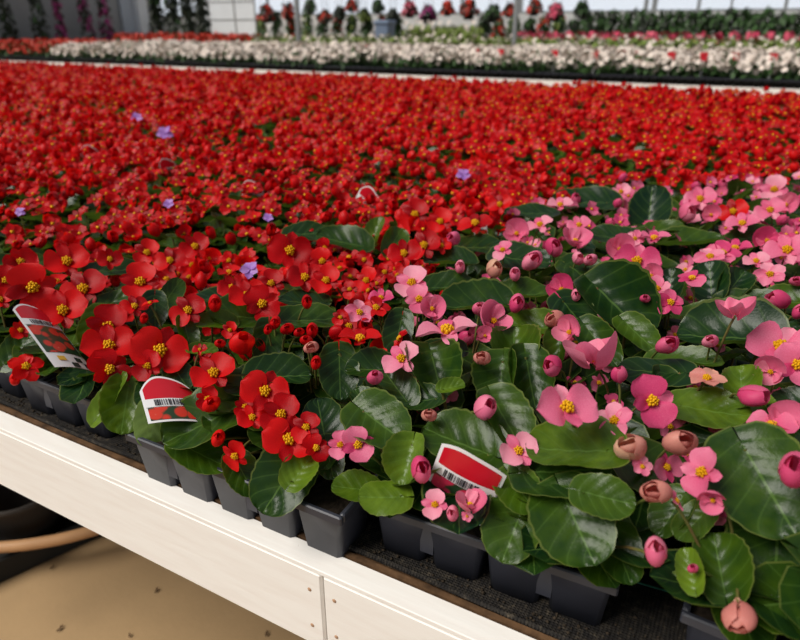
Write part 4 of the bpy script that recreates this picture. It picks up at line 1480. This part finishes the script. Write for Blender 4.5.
# left wall: a low bench with tall flowering plants and dark shrubs
bench('plant_bench', WX + .1, WX + 1.4, 7.5, 15.4, 'low bench along the grey left wall under tall plants', [], False)
for (px, wpx, py0, mats, nm, lab, nf) in (
        (8, 15, -14, ['darkleaf', 'midleaf'], 'dark_shrub', 'dark shrub before the grey wall, farthest left', 20),
        (40, 17, -12, ['darkleaf', 'midleaf'], 'dark_shrub', 'dark shrub before the grey wall, left of the magenta plants', 20),
        (61, 10, -14, ['darkleaf', 'magenta'], 'flowering_plant', 'tall magenta flowering plant before the grey wall, left of three', 130),
        (87, 13, -14, ['darkleaf', 'magenta'], 'flowering_plant', 'tall magenta flowering plant before the grey wall, middle of three', 90),
        (106, 15, -14, ['darkleaf', 'magenta'], 'flowering_plant', 'tall magenta flowering plant before the grey wall, right of three', 100)):
    x, y = atx(px, WX + .75)
    dep = pr((x, y, .4))[2]
    potted(nm, x, y, -.003, zof(py0, x, y) + .003, wpx * .62 * dep / F, [M[a] for a in mats], lab, 'plant', None, 200, nf, .13)
for i, px in enumerate((158, 174, 190, 203)):
    x, y = at(px, 14.9)
    dep = pr((x, y, .4))[2]
    x, y = at(px, 13.2)
    potted('dark_shrub', x, y, FLOOR, 2.1 + .1 * (i % 2), 10 * dep / F, [M['darkleaf'], M['midleaf']], f'tall dark shrub standing left of the pale door, {ORD[i]} from the white post', 'shrub', None, 420, 30, .16)
# hanging baskets and clutter in the middle distance
BK = [(267, 15, 18, 'coral', 'red'), (289, 13, 17, 'coral', 'red'), (311, 8, 14, 'midleaf', 'green'), (326, 18, 13, 'coral', 'red'), (352, 7, 12, 'coral', 'red'), (378, 8, 13, 'midleaf', 'green'), (393, 17, 13, 'darkleaf', 'dark'), (447, 10, 14, 'coral', 'red'), (508, 12, 13, 'coral', 'red'), (340, 15, 14, 'darkleaf', 'dark'), (364, 17, 14, 'limeleaf', 'lime'), (410, 11, 16, 'rosepetal', 'rose'), (428, 16, 18, 'magenta', 'magenta'), (468, 11, 20, 'coral', 'red'), (533, 9, 16, 'coral', 'red'), (554, 14, 18, 'rosepetal', 'rose'), (492, 15, 18, 'midleaf', 'green'), (580, 12, 16, 'midleaf', 'green')]
seen_c = {}
for (px, py, wpx, mt, cn) in BK:
    x, y = at(px, 14.2 if px < 420 else 13.9)
    dep = pr((x, y, .5))[2]
    zc = zof(py, x, y)
    r = wpx * .5 * dep / F
    seen_c[cn] = seen_c.get(cn, 0) + 1
    root = empty('hanging_basket', (x, y, zc - r * .8), f'hanging basket of {cn} foliage before the end wall, {ORD[seen_c[cn] - 1]} {cn} one from left', 'hanging basket', 'hanging baskets')
    m = MB()
    rr = np.array([.01, .45, .6, .62, .55]) * r
    zz = np.array([0, 0, .5, .55, .5]) * r
    v = np.array([[a * math.cos(j * PI / 6), a * math.sin(j * PI / 6), c_] for a, c_ in zip(rr, zz) for j in range(12)])
    m.add(v, wrap_faces(5, 12))
    link('basket', m.mesh('basket', M['black']), root)
    link('foliage', shrub(rg, 1.7 * r, r * 1.2, 150, .11, [M['darkleaf'], M[mt]], 75, base=.35 * r), root)
    m = MB()
    for j in range(3):
        tube(m, [[.6 * r * math.cos(j * 2.1), .6 * r * math.sin(j * 2.1), .5 * r], [.02, 0, 3.4 - zc]], .006, 4)
    link('hanger', m.mesh('hanger', M['barkwire']), root)
x, y = at(385, 11.7)
root = empty('plastic_bin', (x, y, FLOOR), 'blue grey plastic bin standing far back below the hanging baskets', 'bin')
m = MB()
frustum(m, -.15, .15, -.15, .15, 0, 1.22, .03, .02)
link('bin_body', m.mesh('bin_body', M['bluegrey'], False), root)
m = MB()
bbox_mesh(m, (-.17, -.17, 1.22), (.17, .17, 1.30), .02)
link('lid', m.mesh('lid', M['bluegrey'], False), root)


# ------------------------------------------------------------------ light, camera
w = bpy.data.worlds.new('World')
SC.world = w
w.use_nodes = True
nt = w.node_tree
nt.nodes.clear()
wo = nt.nodes.new('ShaderNodeOutputWorld')
bg = nt.nodes.new('ShaderNodeBackground')
tc = nt.nodes.new('ShaderNodeTexCoord')
sep = nt.nodes.new('ShaderNodeSeparateXYZ')
nt.links.new(tc.outputs['Generated'], sep.inputs[0])
fz = math_(nt, 'MULTIPLY_ADD', sep.outputs[2], .5, .5)
c = ramp(nt, fz, [(.0, (.35, .27, .18)), (.47, (.55, .52, .48)), (.503, (3.6, 3.7, 3.8)), (.528, (3.3, 3.4, 3.5)), (.56, (.85, .9, .95)), (1, (.9, .95, 1.05))])
nt.links.new(c, bg.inputs[0])
bg.inputs[1].default_value = .31
nt.links.new(bg.outputs[0], wo.inputs[0])

sd = bpy.data.lights.new('sun', 'SUN')
sd.energy = 3.9
sd.angle = math.radians(34)
sd.color = (1, .95, .88)
so = bpy.data.objects.new('sun', sd)
COL.objects.link(so)
so.rotation_euler = (Vector((0.45, .5, -.8))).to_track_quat('-Z', 'Y').to_euler()

cd = bpy.data.cameras.new('camera')
cd.sensor_width = 36
cd.lens = 36 * F / 800
cd.clip_start = .02
cd.clip_end = 200
cd.dof.use_dof = True
cd.dof.focus_distance = .60
cd.dof.aperture_fstop = 6.5
co = bpy.data.objects.new('camera', cd)
COL.objects.link(co)
co.matrix_world = M4(np.stack([RIGHT, UP, -FWD], 1), 1, CAM)
SC.camera = co
SC.view_settings.view_transform = 'Standard'
SC.view_settings.look = 'None'
SC.view_settings.exposure = 0
SC.view_settings.gamma = 1
